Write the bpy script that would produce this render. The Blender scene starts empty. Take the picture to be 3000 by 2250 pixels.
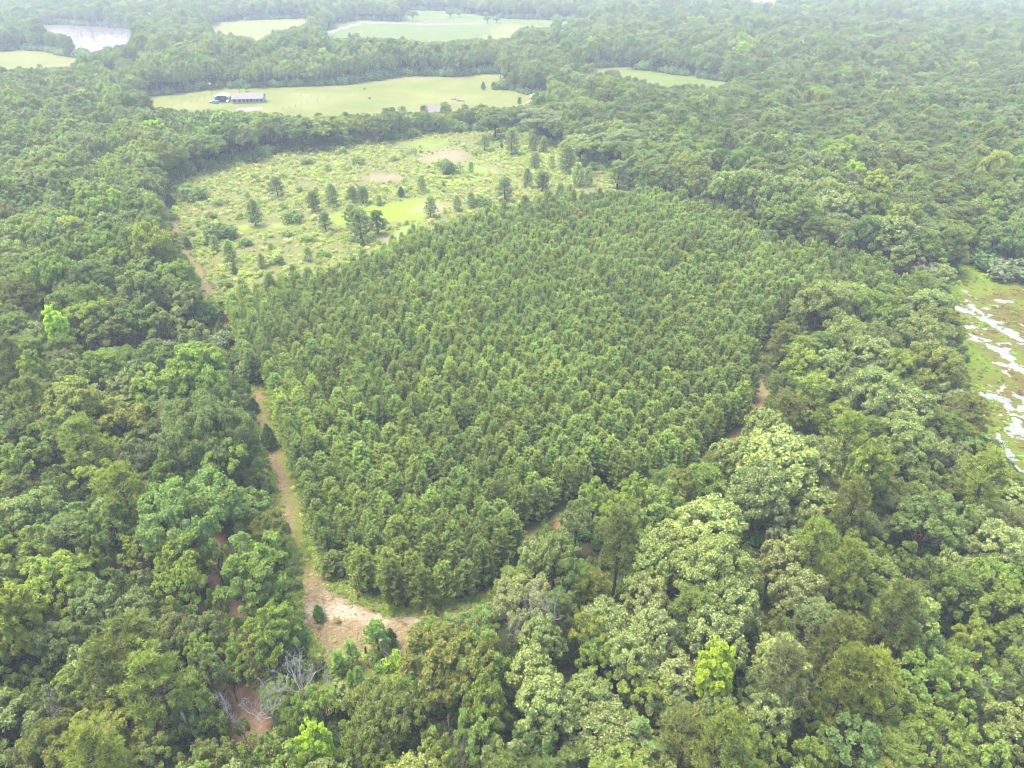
import bpy, math, random
import numpy as np
from mathutils import Vector, noise
random.seed(7); rng = np.random.default_rng(11)
R_ = math.radians
scene = bpy.context.scene
col = scene.collection

# ------------------------------------------------------------------ camera, sky, sun, exposure
CAM_H, PITCH, FPX = 80.0, R_(32), 2083.0
cd = bpy.data.cameras.new("camera"); cd.sensor_width = 36; cd.lens = 36*FPX/3000
cd.clip_start = 0.5; cd.clip_end = 20000
cam = bpy.data.objects.new("camera", cd); col.objects.link(cam)
cam.location = (0, 0, CAM_H); cam.rotation_euler = (R_(90)-PITCH, 0, 0)
scene.camera = cam

SUN_EL, SUN_AZ = R_(71), R_(-78)          # azimuth from +Y (view direction), negative = left
world = bpy.data.worlds.new("World"); scene.world = world; world.use_nodes = True
wn = world.node_tree.nodes; wl = world.node_tree.links
sky = wn.new("ShaderNodeTexSky"); sky.sky_type = 'NISHITA'; sky.sun_disc = False
sky.sun_elevation = SUN_EL; sky.sun_rotation = SUN_AZ
sky.air_density = 1.0; sky.dust_density = 3.5; sky.ozone_density = 1.0
wn["Background"].inputs["Strength"].default_value = 0.15
wl.new(sky.outputs[0], wn["Background"].inputs["Color"])
sd = bpy.data.lights.new("sun", 'SUN'); sd.energy = 1.2; sd.angle = R_(26); sd.color = (1, .93, .77)
sun = bpy.data.objects.new("sun", sd); col.objects.link(sun)
dirv = Vector((math.sin(SUN_AZ)*math.cos(SUN_EL), math.cos(SUN_AZ)*math.cos(SUN_EL), math.sin(SUN_EL)))
sun.rotation_euler = dirv.to_track_quat('Z', 'Y').to_euler()
sun.location = dirv*300
vs = scene.view_settings; vs.view_transform = 'Standard'; vs.look = 'None'; vs.exposure = 2.12; vs.gamma = 1; vs.use_curve_mapping = False
scene.cycles.filter_width = 1.1
scene.cycles.volume_bounces = 0; scene.cycles.max_bounces = 6; scene.cycles.diffuse_bounces = 3
scene.cycles.transmission_bounces = 3; scene.cycles.glossy_bounces = 2
HAZE = 0.00042; HAZE_COL = (.82, .91, .99)

# ------------------------------------------------------------------ measuring: photo pixel <-> ground
cp, sp = math.cos(PITCH), math.sin(PITCH)
def G(x, y, z=0.0):
    dx = (x-1500)/FPX; dy = -(y-1125)/FPX
    d = (dx, cp+dy*sp, -sp+dy*cp); t = (z-CAM_H)/d[2]
    return (d[0]*t, d[1]*t, z)
def depth(x, y, z=0.0):
    dy = -(y-1125)/FPX
    return (z-CAM_H)/(-sp+dy*cp)
def proj(P):
    P = np.asarray(P, float); h = P[..., 2]-CAM_H
    zc = P[..., 1]*cp - h*sp; yc = P[..., 1]*sp + h*cp
    zc = np.maximum(zc, 1.0)
    return np.stack([1500+FPX*P[..., 0]/zc, 1125-FPX*yc/zc], -1)
def inpoly(pts, poly):
    pts = np.asarray(pts, float); x, y = pts[..., 0], pts[..., 1]
    c = np.zeros(x.shape, bool); n = len(poly)
    for i in range(n):
        x1, y1 = poly[i][:2]; x2, y2 = poly[(i+1) % n][:2]
        if y1 == y2: continue
        c ^= ((y1 > y) != (y2 > y)) & (x < (x2-x1)*(y-y1)/(y2-y1)+x1)
    return c
def dist_line(pts, line):
    pts = np.asarray(pts, float)[..., :2]; best = np.full(pts.shape[:-1], 1e9)
    for a, b in zip(line[:-1], line[1:]):
        a = np.array(a[:2], float); b = np.array(b[:2], float); d = b-a
        t = np.clip(((pts-a)@d)/max(d@d, 1e-9), 0, 1)
        best = np.minimum(best, np.linalg.norm(pts-a-t[..., None]*d, axis=-1))
    return best
def nz(x, y, s, o=0.0): return noise.noise(Vector((x*s+o, y*s-o*.7, o*1.3)))

# visible openings of the forest, in photo pixels
V_MEADOW = [(478,585),(480,570),(500,545),(560,515),(640,490),(720,478),(800,455),(870,440),(930,425),(1010,420),(1100,415),(1180,408),(1250,393),(1400,385),(1550,390),(1600,425),(1680,450),(1760,480),(1830,510),(1870,550),(1640,575),(1480,600),(1290,650),(1150,710),(1000,775),(880,810),(735,830),(690,870),(642,882),(600,850),(560,800),(540,745),(505,690),(490,640)]
V_PLANT = [(690,880),(720,825),(860,780),(1000,755),(1150,695),(1290,640),(1480,590),(1640,560),(1850,545),(1960,550),(2120,590),(2200,640),(2300,690),(2440,710),(2560,740),(2640,790),(2680,835),(2590,840),(2480,830),(2330,845),(2310,880),(2300,950),(2240,1000),(2230,1060),(2215,1160),(2190,1200),(2150,1260),(2090,1300),(2040,1370),(1990,1430),(1850,1450),(1750,1430),(1640,1490),(1590,1530),(1570,1590),(1480,1680),(1420,1750),(1320,1790),(1150,1790),(1040,1750),(960,1680),(915,1600),(890,1500),(860,1370),(800,1240),(760,1150),(720,1090),(690,1000)]
V_TRACK = [(735,1130),(775,1140),(800,1240),(850,1350),(885,1480),(905,1600),(950,1690),(1040,1765),(1150,1800),(1300,1790),(1420,1760),(1440,1780),(1340,1820),(1250,1845),(1215,1870),(1200,1930),(1150,1990),(1080,2010),(1010,2030),(960,2010),(940,1970),(925,1880),(870,1835),(880,1790),(868,1700),(880,1640),(832,1560),(800,1420),(772,1330),(752,1260),(740,1230)]
V_UPTRACK = [(642,885),(678,880),(668,960),(655,1035),(690,1090),(678,1100),(640,1030),(612,970),(620,940)]
V_RTRACK = [(2225,1060),(2236,1060),(2242,1160),(2240,1200),(2215,1250),(2160,1300),(2140,1290),(2180,1240),(2200,1190),(2225,1140)]
V_MARSH = [(2800,765),(2900,790),(3000,815),(3120,850),(3120,1500),(2990,1380),(2930,1310),(2880,1230),(2850,1150),(2835,1080),(2830,1000),(2800,930),(2790,880),(2775,830)]
V_ROAD1 = [(685,2005),(720,1990),(745,2060),(795,2110),(790,2160),(725,2200),(692,2180),(680,2080)]
V_ROAD2 = [(648,1725),(678,1730),(690,1800),(703,1870),(690,1915),(668,1860),(655,1800)]
V_ROAD3 = [(585,1545),(615,1545),(640,1600),(650,1660),(630,1660)]
V_BARE = [(300,1690),(330,1650),(400,1630),(470,1640),(465,1660),(400,1680),(320,1710)]
V_FIELD1 = [(370,296),(440,283),(600,265),(700,258),(850,255),(980,250),(1130,232),(1170,222),(1250,222),(1300,225),(1530,213),(1560,210),(1480,225),(1440,240),(1420,262),(1500,265),(1545,280),(1610,280),(1615,300),(1540,307),(1480,310),(1350,317),(1330,324),(1240,325),(1100,330),(1000,335),(920,350),(850,335),(760,330),(650,320),(560,320),(470,315)]
V_FIELD2 = [(1640,206),(1800,197),(1900,208),(2000,222),(2190,248),(2060,262),(1960,265),(1890,250),(1820,228),(1760,218)]
V_FIELDL = [(-60,152),(35,150),(40,137),(75,148),(130,150),(180,163),(285,178),(200,193),(60,202),(-60,204)]
V_FPOND = [(85,72),(200,72),(330,80),(392,85),(385,115),(370,130),(270,150),(220,140),(195,102),(120,86)]
V_FIELD3 = [(635,65),(760,58),(925,54),(880,75),(800,95),(750,122),(730,108),(600,92)]
V_CROP = [(930,102),(1000,65),(1060,59),(1180,63),(1190,30),(1310,32),(1480,55),(1600,58),(1760,70),(1700,78),(1565,80),(1510,90),(1490,112),(1400,112),(1250,122),(1100,107),(1000,112)]
V_TOPL = [(770,14),(860,6),(1000,1),(1015,4),(880,12)]
V_TOPR = [(2195,-6),(2345,-3),(2335,9),(2205,9)]
V_TOPR2 = [(2205,32),(2262,31),(2258,37),(2212,38)]
V_FROAD = [(630,190),(690,168),(700,170),(650,190)]
V_FROAD2 = [(312,270),(360,257),(366,261),(322,275)]
V_BRUSH = [(860,172),(1000,176),(1135,190),(1000,187)]
V_CAMPER = [(155,585),(190,582),(195,603),(165,606)]
V_CABIN = [(140,303),(172,300),(174,312),(145,314)]
OPEN = [V_MEADOW, V_PLANT, V_TRACK, V_UPTRACK, V_RTRACK, V_MARSH, V_ROAD1, V_ROAD2, V_BARE, V_FIELD1, V_FIELD2, V_FIELDL, V_FPOND, V_FIELD3, V_CROP, V_TOPL, V_TOPR, V_TOPR2, V_FROAD, V_FROAD2, V_BRUSH, V_CAMPER, V_CABIN]

# ------------------------------------------------------------------ object helpers
def tag(o, label=None, cat=None, group=None, kind=None):
    if label: o['label'] = label
    if cat: o['category'] = cat
    if group: o['group'] = group
    if kind: o['kind'] = kind
    return o
def empty(name, loc, rz=0.0, s=None):
    o = bpy.data.objects.new(name, None); col.objects.link(o)
    o.location = loc; o.rotation_euler = (0, 0, rz)
    if s is not None: o.scale = s
    return o
def obj(name, me, parent=None):
    o = bpy.data.objects.new(name, me); col.objects.link(o)
    if parent is not None: o.parent = parent
    return o
def mesh_np(name, verts, faces, mats, midx=None, smooth=False):
    """faces: one int array (n, k) or a list of such arrays"""
    me = bpy.data.meshes.new(name)
    if not isinstance(faces, (list, tuple)): faces = [faces]
    faces = [f for f in faces if len(f)]
    loops = np.concatenate([f.ravel() for f in faces]).astype(np.int32)
    tot = np.concatenate([np.full(len(f), f.shape[1], np.int32) for f in faces])
    start = np.concatenate([[0], np.cumsum(tot)[:-1]]).astype(np.int32)
    me.vertices.add(len(verts)); me.vertices.foreach_set("co", np.asarray(verts, np.float32).ravel())
    me.loops.add(len(loops)); me.loops.foreach_set("vertex_index", loops)
    me.polygons.add(len(tot)); me.polygons.foreach_set("loop_start", start); me.polygons.foreach_set("loop_total", tot)
    for m in mats: me.materials.append(m)
    if midx is not None: me.polygons.foreach_set("material_index", np.asarray(midx, np.int32))
    me.update(calc_edges=True)
    me.polygons.foreach_set("use_smooth", np.full(len(tot), smooth, bool))
    return me
class MB:
    def __init__(s): s.v = []; s.f = []; s.m = []
    def add(s, v, f, mi=0):
        b = len(s.v); s.v += [tuple(p) for p in v]; s.f += [tuple(b+i for i in q) for q in f]; s.m += [mi]*len(f)
    def box(s, x0, y0, z0, x1, y1, z1, mi=0):
        s.add([(x0,y0,z0),(x1,y0,z0),(x1,y1,z0),(x0,y1,z0),(x0,y0,z1),(x1,y0,z1),(x1,y1,z1),(x0,y1,z1)],
              [(3,2,1,0),(4,5,6,7),(0,1,5,4),(1,2,6,5),(2,3,7,6),(3,0,4,7)], mi)
    def prism(s, prof, y0, y1, mi=0):      # prof: list of (x, z), extruded along y
        n = len(prof); v = [(x, y0, z) for x, z in prof]+[(x, y1, z) for x, z in prof]
        s.add(v, [tuple(range(n)), tuple(range(2*n-1, n-1, -1))]+[(i, (i+n), (i+1) % n+n, (i+1) % n) for i in range(n)], mi)
    def cyl(s, c, r, h, n=12, axis='z', mi=0):
        v = []
        for k in (0, 1):
            for i in range(n):
                a = 2*math.pi*i/n; p = (r*math.cos(a), r*math.sin(a), h*k)
                if axis == 'y': p = (p[0], p[2], p[1])
                if axis == 'x': p = (p[2], p[0], p[1])
                v.append((c[0]+p[0], c[1]+p[1], c[2]+p[2]))
        s.add(v, [tuple(range(n)), tuple(range(2*n-1, n-1, -1))]+[(i, (i+1) % n, (i+1) % n+n, i+n) for i in range(n)], mi)
    def mesh(s, name, mats):
        me = bpy.data.meshes.new(name); me.from_pydata(s.v, [], s.f)
        for m in mats: me.materials.append(m)
        me.polygons.foreach_set("material_index", s.m); me.update()
        import bmesh
        b = bmesh.new(); b.from_mesh(me); bmesh.ops.recalc_face_normals(b, faces=b.faces); b.to_mesh(me); b.free()
        return me
    def build(s, name, mat, parent=None):
        return obj(name, s.mesh(name, mat if isinstance(mat, (list, tuple)) else [mat]), parent)

# ------------------------------------------------------------------ materials
class NT:
    def __init__(s, name):
        s.m = bpy.data.materials.new(name); s.m.use_nodes = True; s.t = s.m.node_tree; s.n = s.t.nodes; s.n.clear()
        s.out = s.n.new("ShaderNodeOutputMaterial")
    def node(s, t, **kw):
        n = s.n.new(t)
        for k, v in kw.items(): setattr(n, k, v)
        return n
    def link(s, a, b): s.t.links.new(a, b)
    def val(s, sock, v):
        if hasattr(v, 'is_output'): s.link(v, sock)
        elif isinstance(v, (tuple, list)) and len(v) == 3 and sock.type == 'RGBA': sock.default_value = (*v, 1)
        else: sock.default_value = v
    def math(s, op, a, b=0.0, clamp=False):
        n = s.node("ShaderNodeMath", operation=op, use_clamp=clamp); s.val(n.inputs[0], a); s.val(n.inputs[1], b); return n.outputs[0]
    def mix(s, fac, a, b, blend='MIX'):
        n = s.node("ShaderNodeMix", data_type='RGBA', blend_type=blend); s.val(n.inputs[0], fac); s.val(n.inputs[6], a); s.val(n.inputs[7], b); return n.outputs[2]
    def coord(s, which='Object', scale=(1, 1, 1), rot=(0, 0, 0)):
        c = s.node("ShaderNodeTexCoord"); mp = s.node("ShaderNodeMapping"); s.link(c.outputs[which], mp.inputs[0])
        mp.inputs['Scale'].default_value = scale; mp.inputs['Rotation'].default_value = rot; return mp.outputs[0]
    def noise(s, vec, scale, detail=4, rough=.6, dist=0.0):
        n = s.node("ShaderNodeTexNoise"); s.link(vec, n.inputs['Vector']); n.inputs['Scale'].default_value = scale
        n.inputs['Detail'].default_value = detail; n.inputs['Roughness'].default_value = rough; n.inputs['Distortion'].default_value = dist
        return n.outputs['Fac']
    def ramp(s, fac, lo, hi):
        n = s.node("ShaderNodeMapRange"); s.val(n.inputs[0], fac); n.inputs[1].default_value = lo; n.inputs[2].default_value = hi; return n.outputs[0]
    def rng(s, fac, a, b, c, d):
        n = s.node("ShaderNodeMapRange"); s.val(n.inputs[0], fac)
        for i, v in enumerate((a, b, c, d)): n.inputs[i+1].default_value = v
        return n.outputs[0]
    def attr(s, name, typ='GEOMETRY'):
        n = s.node("ShaderNodeAttribute", attribute_type=typ, attribute_name=name); return n
    def principled(s, colr, rough=.8, spec=.2, metal=0.0, bump=None, bstr=.3, bdist=.1):
        p = s.node("ShaderNodeBsdfPrincipled"); s.val(p.inputs['Base Color'], colr); s.val(p.inputs['Roughness'], rough)
        p.inputs['Specular IOR Level'].default_value = spec; p.inputs['Metallic'].default_value = metal
        if bump is not None:
            b = s.node("ShaderNodeBump"); b.inputs['Strength'].default_value = bstr; b.inputs['Distance'].default_value = bdist
            s.link(bump, b.inputs['Height']); s.link(b.outputs[0], p.inputs['Normal'])
        s.link(p.outputs[0], s.out.inputs[0]); return p

def leaf_mat(name, jitter=.26, trans=.5, fixed=None, yellow=.25, spec=.18, gain=2.95):
    t = NT(name)
    base = t.attr('tint', 'INSTANCER').outputs['Color'] if fixed is None else None
    if fixed is not None:
        r = t.node("ShaderNodeRGB"); r.outputs[0].default_value = (*fixed, 1); base = r.outputs[0]
    base = t.mix(1.0, base, (gain, gain, gain), 'MULTIPLY')
    g = t.node("ShaderNodeNewGeometry"); oi = t.node("ShaderNodeObjectInfo")
    isl = t.rng(g.outputs['Random Per Island'], 0, 1, 1-jitter, 1+jitter)
    big = t.noise(t.coord('Object'), .35, 2)
    yel = t.mix(t.math('MULTIPLY', t.ramp(big, .45, .7), yellow), base, (1.35, 1.12, .6), 'MULTIPLY')
    obr = t.rng(oi.outputs['Random'], 0, 1, .86, 1.14)
    c = t.mix(1.0, yel, t.math('MULTIPLY', isl, obr), 'MULTIPLY')
    p = t.principled(c, .55, spec)
    tr = t.node("ShaderNodeBsdfTranslucent"); t.link(t.mix(1.0, c, (1.25, 1.35, .7), 'MULTIPLY'), tr.inputs[0])
    ms = t.node("ShaderNodeMixShader"); ms.inputs[0].default_value = trans
    t.link(p.outputs[0], ms.inputs[1]); t.link(tr.outputs[0], ms.inputs[2]); t.link(ms.outputs[0], t.out.inputs[0])
    return t.m
M_LEAF = leaf_mat('broad_leaves'); M_NEEDLE = leaf_mat('pine_needles', .35, .4, yellow=.15, spec=.2, gain=2.4); M_TIP = leaf_mat('pine_tips', .3, .4, yellow=.1, spec=.2, gain=3.3)
M_CREAM = leaf_mat('cream_tips', .3, .2, fixed=(.112, .134, .047), yellow=.1)
M_BROWNND = leaf_mat('brown_needles', .4, .1, fixed=(.12, .085, .045), yellow=.1, gain=1.0)
def bark_mat(name, c1, c2):
    t = NT(name); v = t.coord('Object', (1, 1, .3)); n = t.noise(v, 6, 5)
    t.principled(t.mix(n, c1, c2), .9, .1); return t.m
M_BARK = bark_mat('bark', (.05, .04, .032), (.16, .13, .10))
M_PBARK = bark_mat('pine_bark', (.06, .04, .03), (.17, .11, .08))
M_DEAD = bark_mat('dead_wood', (.20, .18, .16), (.52, .49, .45))
def plain(name, c, rough=.6, spec=.3, metal=0.0, var=.15, sc=2.0):
    t = NT(name); n = t.noise(t.coord('Object'), sc, 4)
    t.principled(t.mix(n, tuple(x*(1-var) for x in c), tuple(min(1, x*(1+var)) for x in c)), rough, spec, metal); return t.m

# ------------------------------------------------------------------ vegetation meshes
def unit(v): return v/np.maximum(np.linalg.norm(v, axis=-1, keepdims=True), 1e-9)
def quads(c, n, size, aspect=.75, fold=.25):
    """one folded leaf spray (a rhombus) per centre"""
    k = len(c); t = unit(np.cross(n, rng.normal(size=(k, 3)))); b = np.cross(n, t)
    s = (size*rng.uniform(.6, 1.35, k))[:, None]; f = n*s*fold
    v = np.stack([c+t*s-f, c+b*s*aspect+f*.4, c-t*s-f, c-b*s*aspect+f*.4], 1).reshape(-1, 3)
    return v, np.arange(4*k).reshape(k, 4)
def needles(c, d, n, length, width, spread):
    """n thin triangles fanning from each tuft centre c about direction d"""
    k = len(c); c = np.repeat(c, n, 0); d = np.repeat(d, n, 0)
    u = unit(d+spread*rng.normal(size=(k*n, 3))); w = unit(np.cross(u, rng.normal(size=(k*n, 3))))
    L = (length*rng.uniform(.7, 1.25, k*n))[:, None]
    v = np.stack([c-w*width*.5, c+w*width*.5, c+u*L], 1).reshape(-1, 3)
    return v, np.arange(3*k*n).reshape(-1, 3)
def tubes(segs, n=5):
    """segs: list of (p0, p1, r0, r1)"""
    V = []; F = []
    for p0, p1, r0, r1 in segs:
        p0 = np.array(p0, float); p1 = np.array(p1, float); d = p1-p0; L = np.linalg.norm(d)
        if L < 1e-6: continue
        d /= L; a = np.cross(d, (0, 0, 1) if abs(d[2]) < .9 else (1, 0, 0)); a /= np.linalg.norm(a); b = np.cross(d, a)
        base = len(V)
        for p, r in ((p0-d*r0*.4, r0), (p1+d*r1*.4, r1)):
            for i in range(n):
                an = 2*math.pi*i/n; V.append(p+r*(a*math.cos(an)+b*math.sin(an)))
        F += [(base+i, base+(i+1) % n, base+n+(i+1) % n, base+n+i) for i in range(n)]
    return np.array(V), np.array(F)
def limb_path(p0, p1, r0, r1, n=3, wob=.12):
    p0 = np.array(p0, float); p1 = np.array(p1, float); L = np.linalg.norm(p1-p0); pts = [p0]
    for i in range(1, n): pts.append(p0+(p1-p0)*i/n+rng.normal(size=3)*L*wob*.5)
    pts.append(p1)
    return [(pts[i], pts[i+1], r0+(r1-r0)*i/n, r0+(r1-r0)*(i+1)/n) for i in range(n)]

PROTO = {}
def reg(name, crown, trunk, R, H, zc):
    c = np.empty(len(crown.vertices)*3, np.float32); crown.vertices.foreach_get("co", c); c = c.reshape(-1, 3)
    R = float(np.percentile(np.hypot(c[:, 0], c[:, 1]), 96)); H = float(np.percentile(c[:, 2], 99.5))
    PROTO[name] = dict(crown=crown, trunk=trunk, R=R, H=H, zc=zc, users=[])

def broadleaf(name, R, zc, vr, boughs, subs, leaf, per, cream=0.0, droop=0.0, spread=.62, up=.35, seed=0, gap=0.0, twigs=0):
    """crown of boughs, each a cluster of leafy lobes; R horizontal radius, vr vertical half height"""
    global rng
    rng = np.random.default_rng(100+seed)
    BC = []
    ga = math.pi*(3-5**.5); tot = int(boughs*1.35)
    for i in range(tot):
        z = 1-1.35*(i+.5)/tot; rr = math.sqrt(max(0, 1-z*z)); a = i*ga+rng.uniform(-.35, .35)
        if rng.random() < gap: continue
        rad = rng.uniform(.62, .92)
        BC.append((np.array([rr*math.cos(a), rr*math.sin(a), z])*rad, rng.uniform(.26, .40)))
    BC.append((np.array([0, 0, .1]), .5))
    C = []; N = []; segs = []; tr = max(.14, R*.055)
    fork = np.array([0, 0, zc-vr*.75]); segs += limb_path((0, 0, -.3), fork, tr*1.3, tr, 3, .05)
    SC = np.array([R, R, vr])
    for bc, br in BC:
        b = bc*SC; segs += limb_path(fork+rng.normal(size=3)*.2, b+np.array([0, 0, zc])-np.array([0, 0, br*vr*.3]), tr*.55, tr*.12, 3, .16)
        outd = unit(bc+np.array([0, 0, .25]))
        for j in range(subs):
            d = unit(outd*.75+rng.normal(size=3)*.75); d[2] = d[2]*.8+.1
            sc_ = b+d*br*np.array([R, R, vr*1.0])*rng.uniform(.6, 1.05)
            sr = br*R*spread*rng.uniform(.55, 1.0)*.8
            k = int(per*1.75*rng.uniform(.75, 1.25))
            q = unit(rng.normal(size=(k, 3))+outd*.55+np.array([0, 0, up]))
            rad = sr*(rng.uniform(.62, 1.08, k)+(rng.random(k) < .13)*rng.uniform(0, .5, k))[:, None]
            P = sc_+q*rad*np.array([1, 1, .78])
            P[:, 2] -= droop*rad[:, 0]*rng.random(k)
            C.append(P); N.append(unit(q+rng.normal(size=(k, 3))*.55+np.array([0, 0, .25])))
    C = np.concatenate(C); N = np.concatenate(N); C[:, 2] += zc
    C[:, 2] = np.maximum(C[:, 2], zc-vr*1.15)
    v, f = quads(C, N, leaf*.74)
    mi = np.zeros(len(f), np.int32)
    if cream:
        q = (C-np.array([0, 0, zc]))/SC; o = np.linalg.norm(q, axis=1)
        mi[(rng.random(len(f)) < cream*np.clip((o-.55)*3, 0, 1)*np.clip(N[:, 2]+.6, 0, 1.3))] = 1
    crown = mesh_np(name+'_crown', v, f, [M_LEAF, M_CREAM], mi)
    for k in range(twigs):            # a few bare dead twigs sticking out of the crown
        bc, br = BC[rng.integers(len(BC)-1)]; b = bc*SC+np.array([0, 0, zc]); d0 = unit(bc+np.array([0, 0, .5])+rng.normal(size=3)*.3)
        p = b+d0*br*R*.8; segs.append((b-np.array([0, 0, br*vr*.3]), p, .07, .05))
        for j in range(4):
            e = p+unit(d0+rng.normal(size=3)*.6)*R*rng.uniform(.15, .32); segs.append((p, e, .05, .02))
            for q in range(2): segs.append((e, e+unit(d0+rng.normal(size=3)*.8)*R*.12, .025, .01))
    tv, tf = tubes(segs, 6)
    trunk = mesh_np(name+'_trunk', tv, tf, [M_BARK], smooth=True)
    reg(name, crown, trunk, R, zc+vr, zc)

def young_pine(name, H, R, seed, dens=1.0):
    global rng
    rng = np.random.default_rng(300+seed); TC = []; TD = []; TT = []; BCn = []; BD = []
    segs = limb_path((0, 0, -.2), (rng.normal()*.12, rng.normal()*.12, H*.97), .11, .02, 4, .015)
    z = H*.10; w = 0
    while z < H*.95:
        u = (z-H*.1)/(H*.9); L = R*(1-u)**.56*(.55+.45*min(1, u*6))+.22; nb = 6 if u < .7 else 5
        for j in range(nb):
            a = 2*math.pi*(j+rng.uniform(-.25, .25))/nb+w*1.1; el = R_(12+42*u+rng.uniform(-8, 10)); Lb = L*rng.uniform(.75, 1.15)
            d = np.array([math.cos(a)*math.cos(el), math.sin(a)*math.cos(el), math.sin(el)])
            p0 = np.array([0, 0, z+rng.uniform(-.15, .15)]); p1 = p0+d*Lb+np.array([0, 0, .18*Lb])
            segs.append((p0, p1, .03, .008))
            m = max(2, int(Lb/.29*dens))
            for i in range(m):
                t = .22+.78*(i+1)/m; p = p0+(p1-p0)*t+rng.normal(size=3)*.09
                if t < .5: BCn.append(p); BD.append(unit(d+np.array([0, 0, .2])))
                else: TC.append(p); TD.append(unit(d*.55+np.array([0, 0, .75]))); TT.append(t > .82)
                if t > .5:   # side shoots
                    side = np.cross(d, (0, 0, 1)); sgn = 1 if i % 2 else -1
                    TC.append(p+side*sgn*.22*Lb*(1.15-t)+np.array([0, 0, .05])); TD.append(unit(d*.5+side*sgn*.5+np.array([0, 0, .6]))); TT.append(t > .85 and rng.random() < .6)
        z += .55-.16*u; w += 1
    top = np.array([0, 0, H*.97]); TC.append(top); TD.append(np.array([0, 0, 1.])); TT.append(True)
    v1, f1 = needles(np.array(TC), np.array(TD), 9, .46, .15, .40)
    v2, f2 = needles(np.array(BCn), np.array(BD), 6, .40, .14, .6)
    crown = mesh_np(name+'_crown', np.concatenate([v1, v2]), np.concatenate([f1, f2+len(v1)]), [M_NEEDLE, M_BROWNND, M_TIP],
                    np.concatenate([np.repeat(np.array(TT), 9)*2, (rng.random(len(f2)) < .22)*1]))
    tv, tf = tubes(segs, 5)
    reg(name, crown, mesh_np(name+'_trunk', tv, tf, [M_PBARK], smooth=True), R, H, H*.5)

def tall_pine(name, H, R, zb, seed, tufts=6, plen=.72):
    """mature pine: bare bole, open rounded crown of round needle tufts"""
    global rng
    rng = np.random.default_rng(500+seed); TC = []; TD = []
    segs = limb_path((0, 0, -.3), (rng.normal()*.3, rng.normal()*.3, H*.96), .30, .06, 5, .01)
    nb = 46
    for i in range(nb):
        u = (i+.5)/nb; z = zb+(H*.96-zb)*u; a = i*2.4+rng.uniform(-.4, .4)
        L = R*math.sqrt(max(.05, 1-(1.6*(u-.38))**2))*rng.uniform(.6, 1.08); el = R_(5+50*u+rng.uniform(-10, 12))
        d = np.array([math.cos(a)*math.cos(el), math.sin(a)*math.cos(el), math.sin(el)]); p0 = np.array([0, 0, z]); p1 = p0+d*L
        segs += limb_path(p0, p1, .07, .02, 2, .1)
        for j in range(tufts):
            t = rng.uniform(.6, 1.06); p = p0+d*L*t+rng.normal(size=3)*np.array([.55, .55, .32])*(.4+.35*L/3)
            TC.append(p); TD.append(unit(d*.5+np.array([0, 0, .8])))
            if j % 3 == 0: segs.append((p0+d*L*t*.85, p, .03, .012))
    v, f = needles(np.array(TC), np.array(TD), 40, plen, .13, .8)
    tv, tf = tubes(segs, 5)
    reg(name, mesh_np(name+'_crown', v, f, [M_NEEDLE]), mesh_np(name+'_trunk', tv, tf, [M_PBARK], smooth=True), R, H, (zb+H)/2)

def cedar(name, H, R, seed, k=2200, z0=.12):
    global rng
    rng = np.random.default_rng(700+seed)
    u = rng.random(k)**.8; a = rng.uniform(0, 2*math.pi, k)
    prof = np.minimum(1, u*5+.25)*(1-u)**.65
    lob = 1+.22*np.sin(a*5+u*9)+.12*np.sin(a*9-u*17)
    r = R*prof*lob*rng.uniform(.55, 1.05, k)
    C = np.stack([r*np.cos(a), r*np.sin(a), H*(z0+(1-z0)*u)], 1)
    N = unit(np.stack([np.cos(a), np.sin(a), np.full(k, .7)], 1)+rng.normal(size=(k, 3))*.4)
    v, f = quads(C, N, .19*H/4.5+.04, .45)
    tv, tf = tubes(limb_path((0, 0, -.2), (0, 0, H*.8), .09, .02, 2, .02), 6)
    reg(name, mesh_np(name+'_crown', v, f, [M_LEAF]), mesh_np(name+'_trunk', tv, tf, [M_BARK], smooth=True), R, H, H*.5)

def bush(name, R, H, seed, lobes=9, per=70, leaf=.16):
    global rng
    rng = np.random.default_rng(900+seed); C = []; N = []; segs = []
    for i in range(lobes):
        a = rng.uniform(0, 6.28); rr = R*.6*math.sqrt(rng.random()); zz = H*rng.uniform(.3, .75)*(1-.4*rr/R)
        c = np.array([rr*math.cos(a), rr*math.sin(a), zz]); s = R*rng.uniform(.28, .48)
        q = unit(rng.normal(size=(per, 3))+np.array([0, 0, .4])); C.append(c+q*s*rng.uniform(.6, 1.1, per)[:, None]); N.append(unit(q+rng.normal(size=(per, 3))*.5))
        segs.append(((0, 0, -.05), c, .03, .012))
    C = np.concatenate(C); C[:, 2] = np.maximum(C[:, 2], .04); v, f = quads(C, np.concatenate(N), leaf)
    tv, tf = tubes(segs, 4)
    reg(name, mesh_np(name+'_crown', v, f, [M_LEAF]), mesh_np(name+'_trunk', tv, tf, [M_BARK]), R, H, H*.5)

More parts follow.
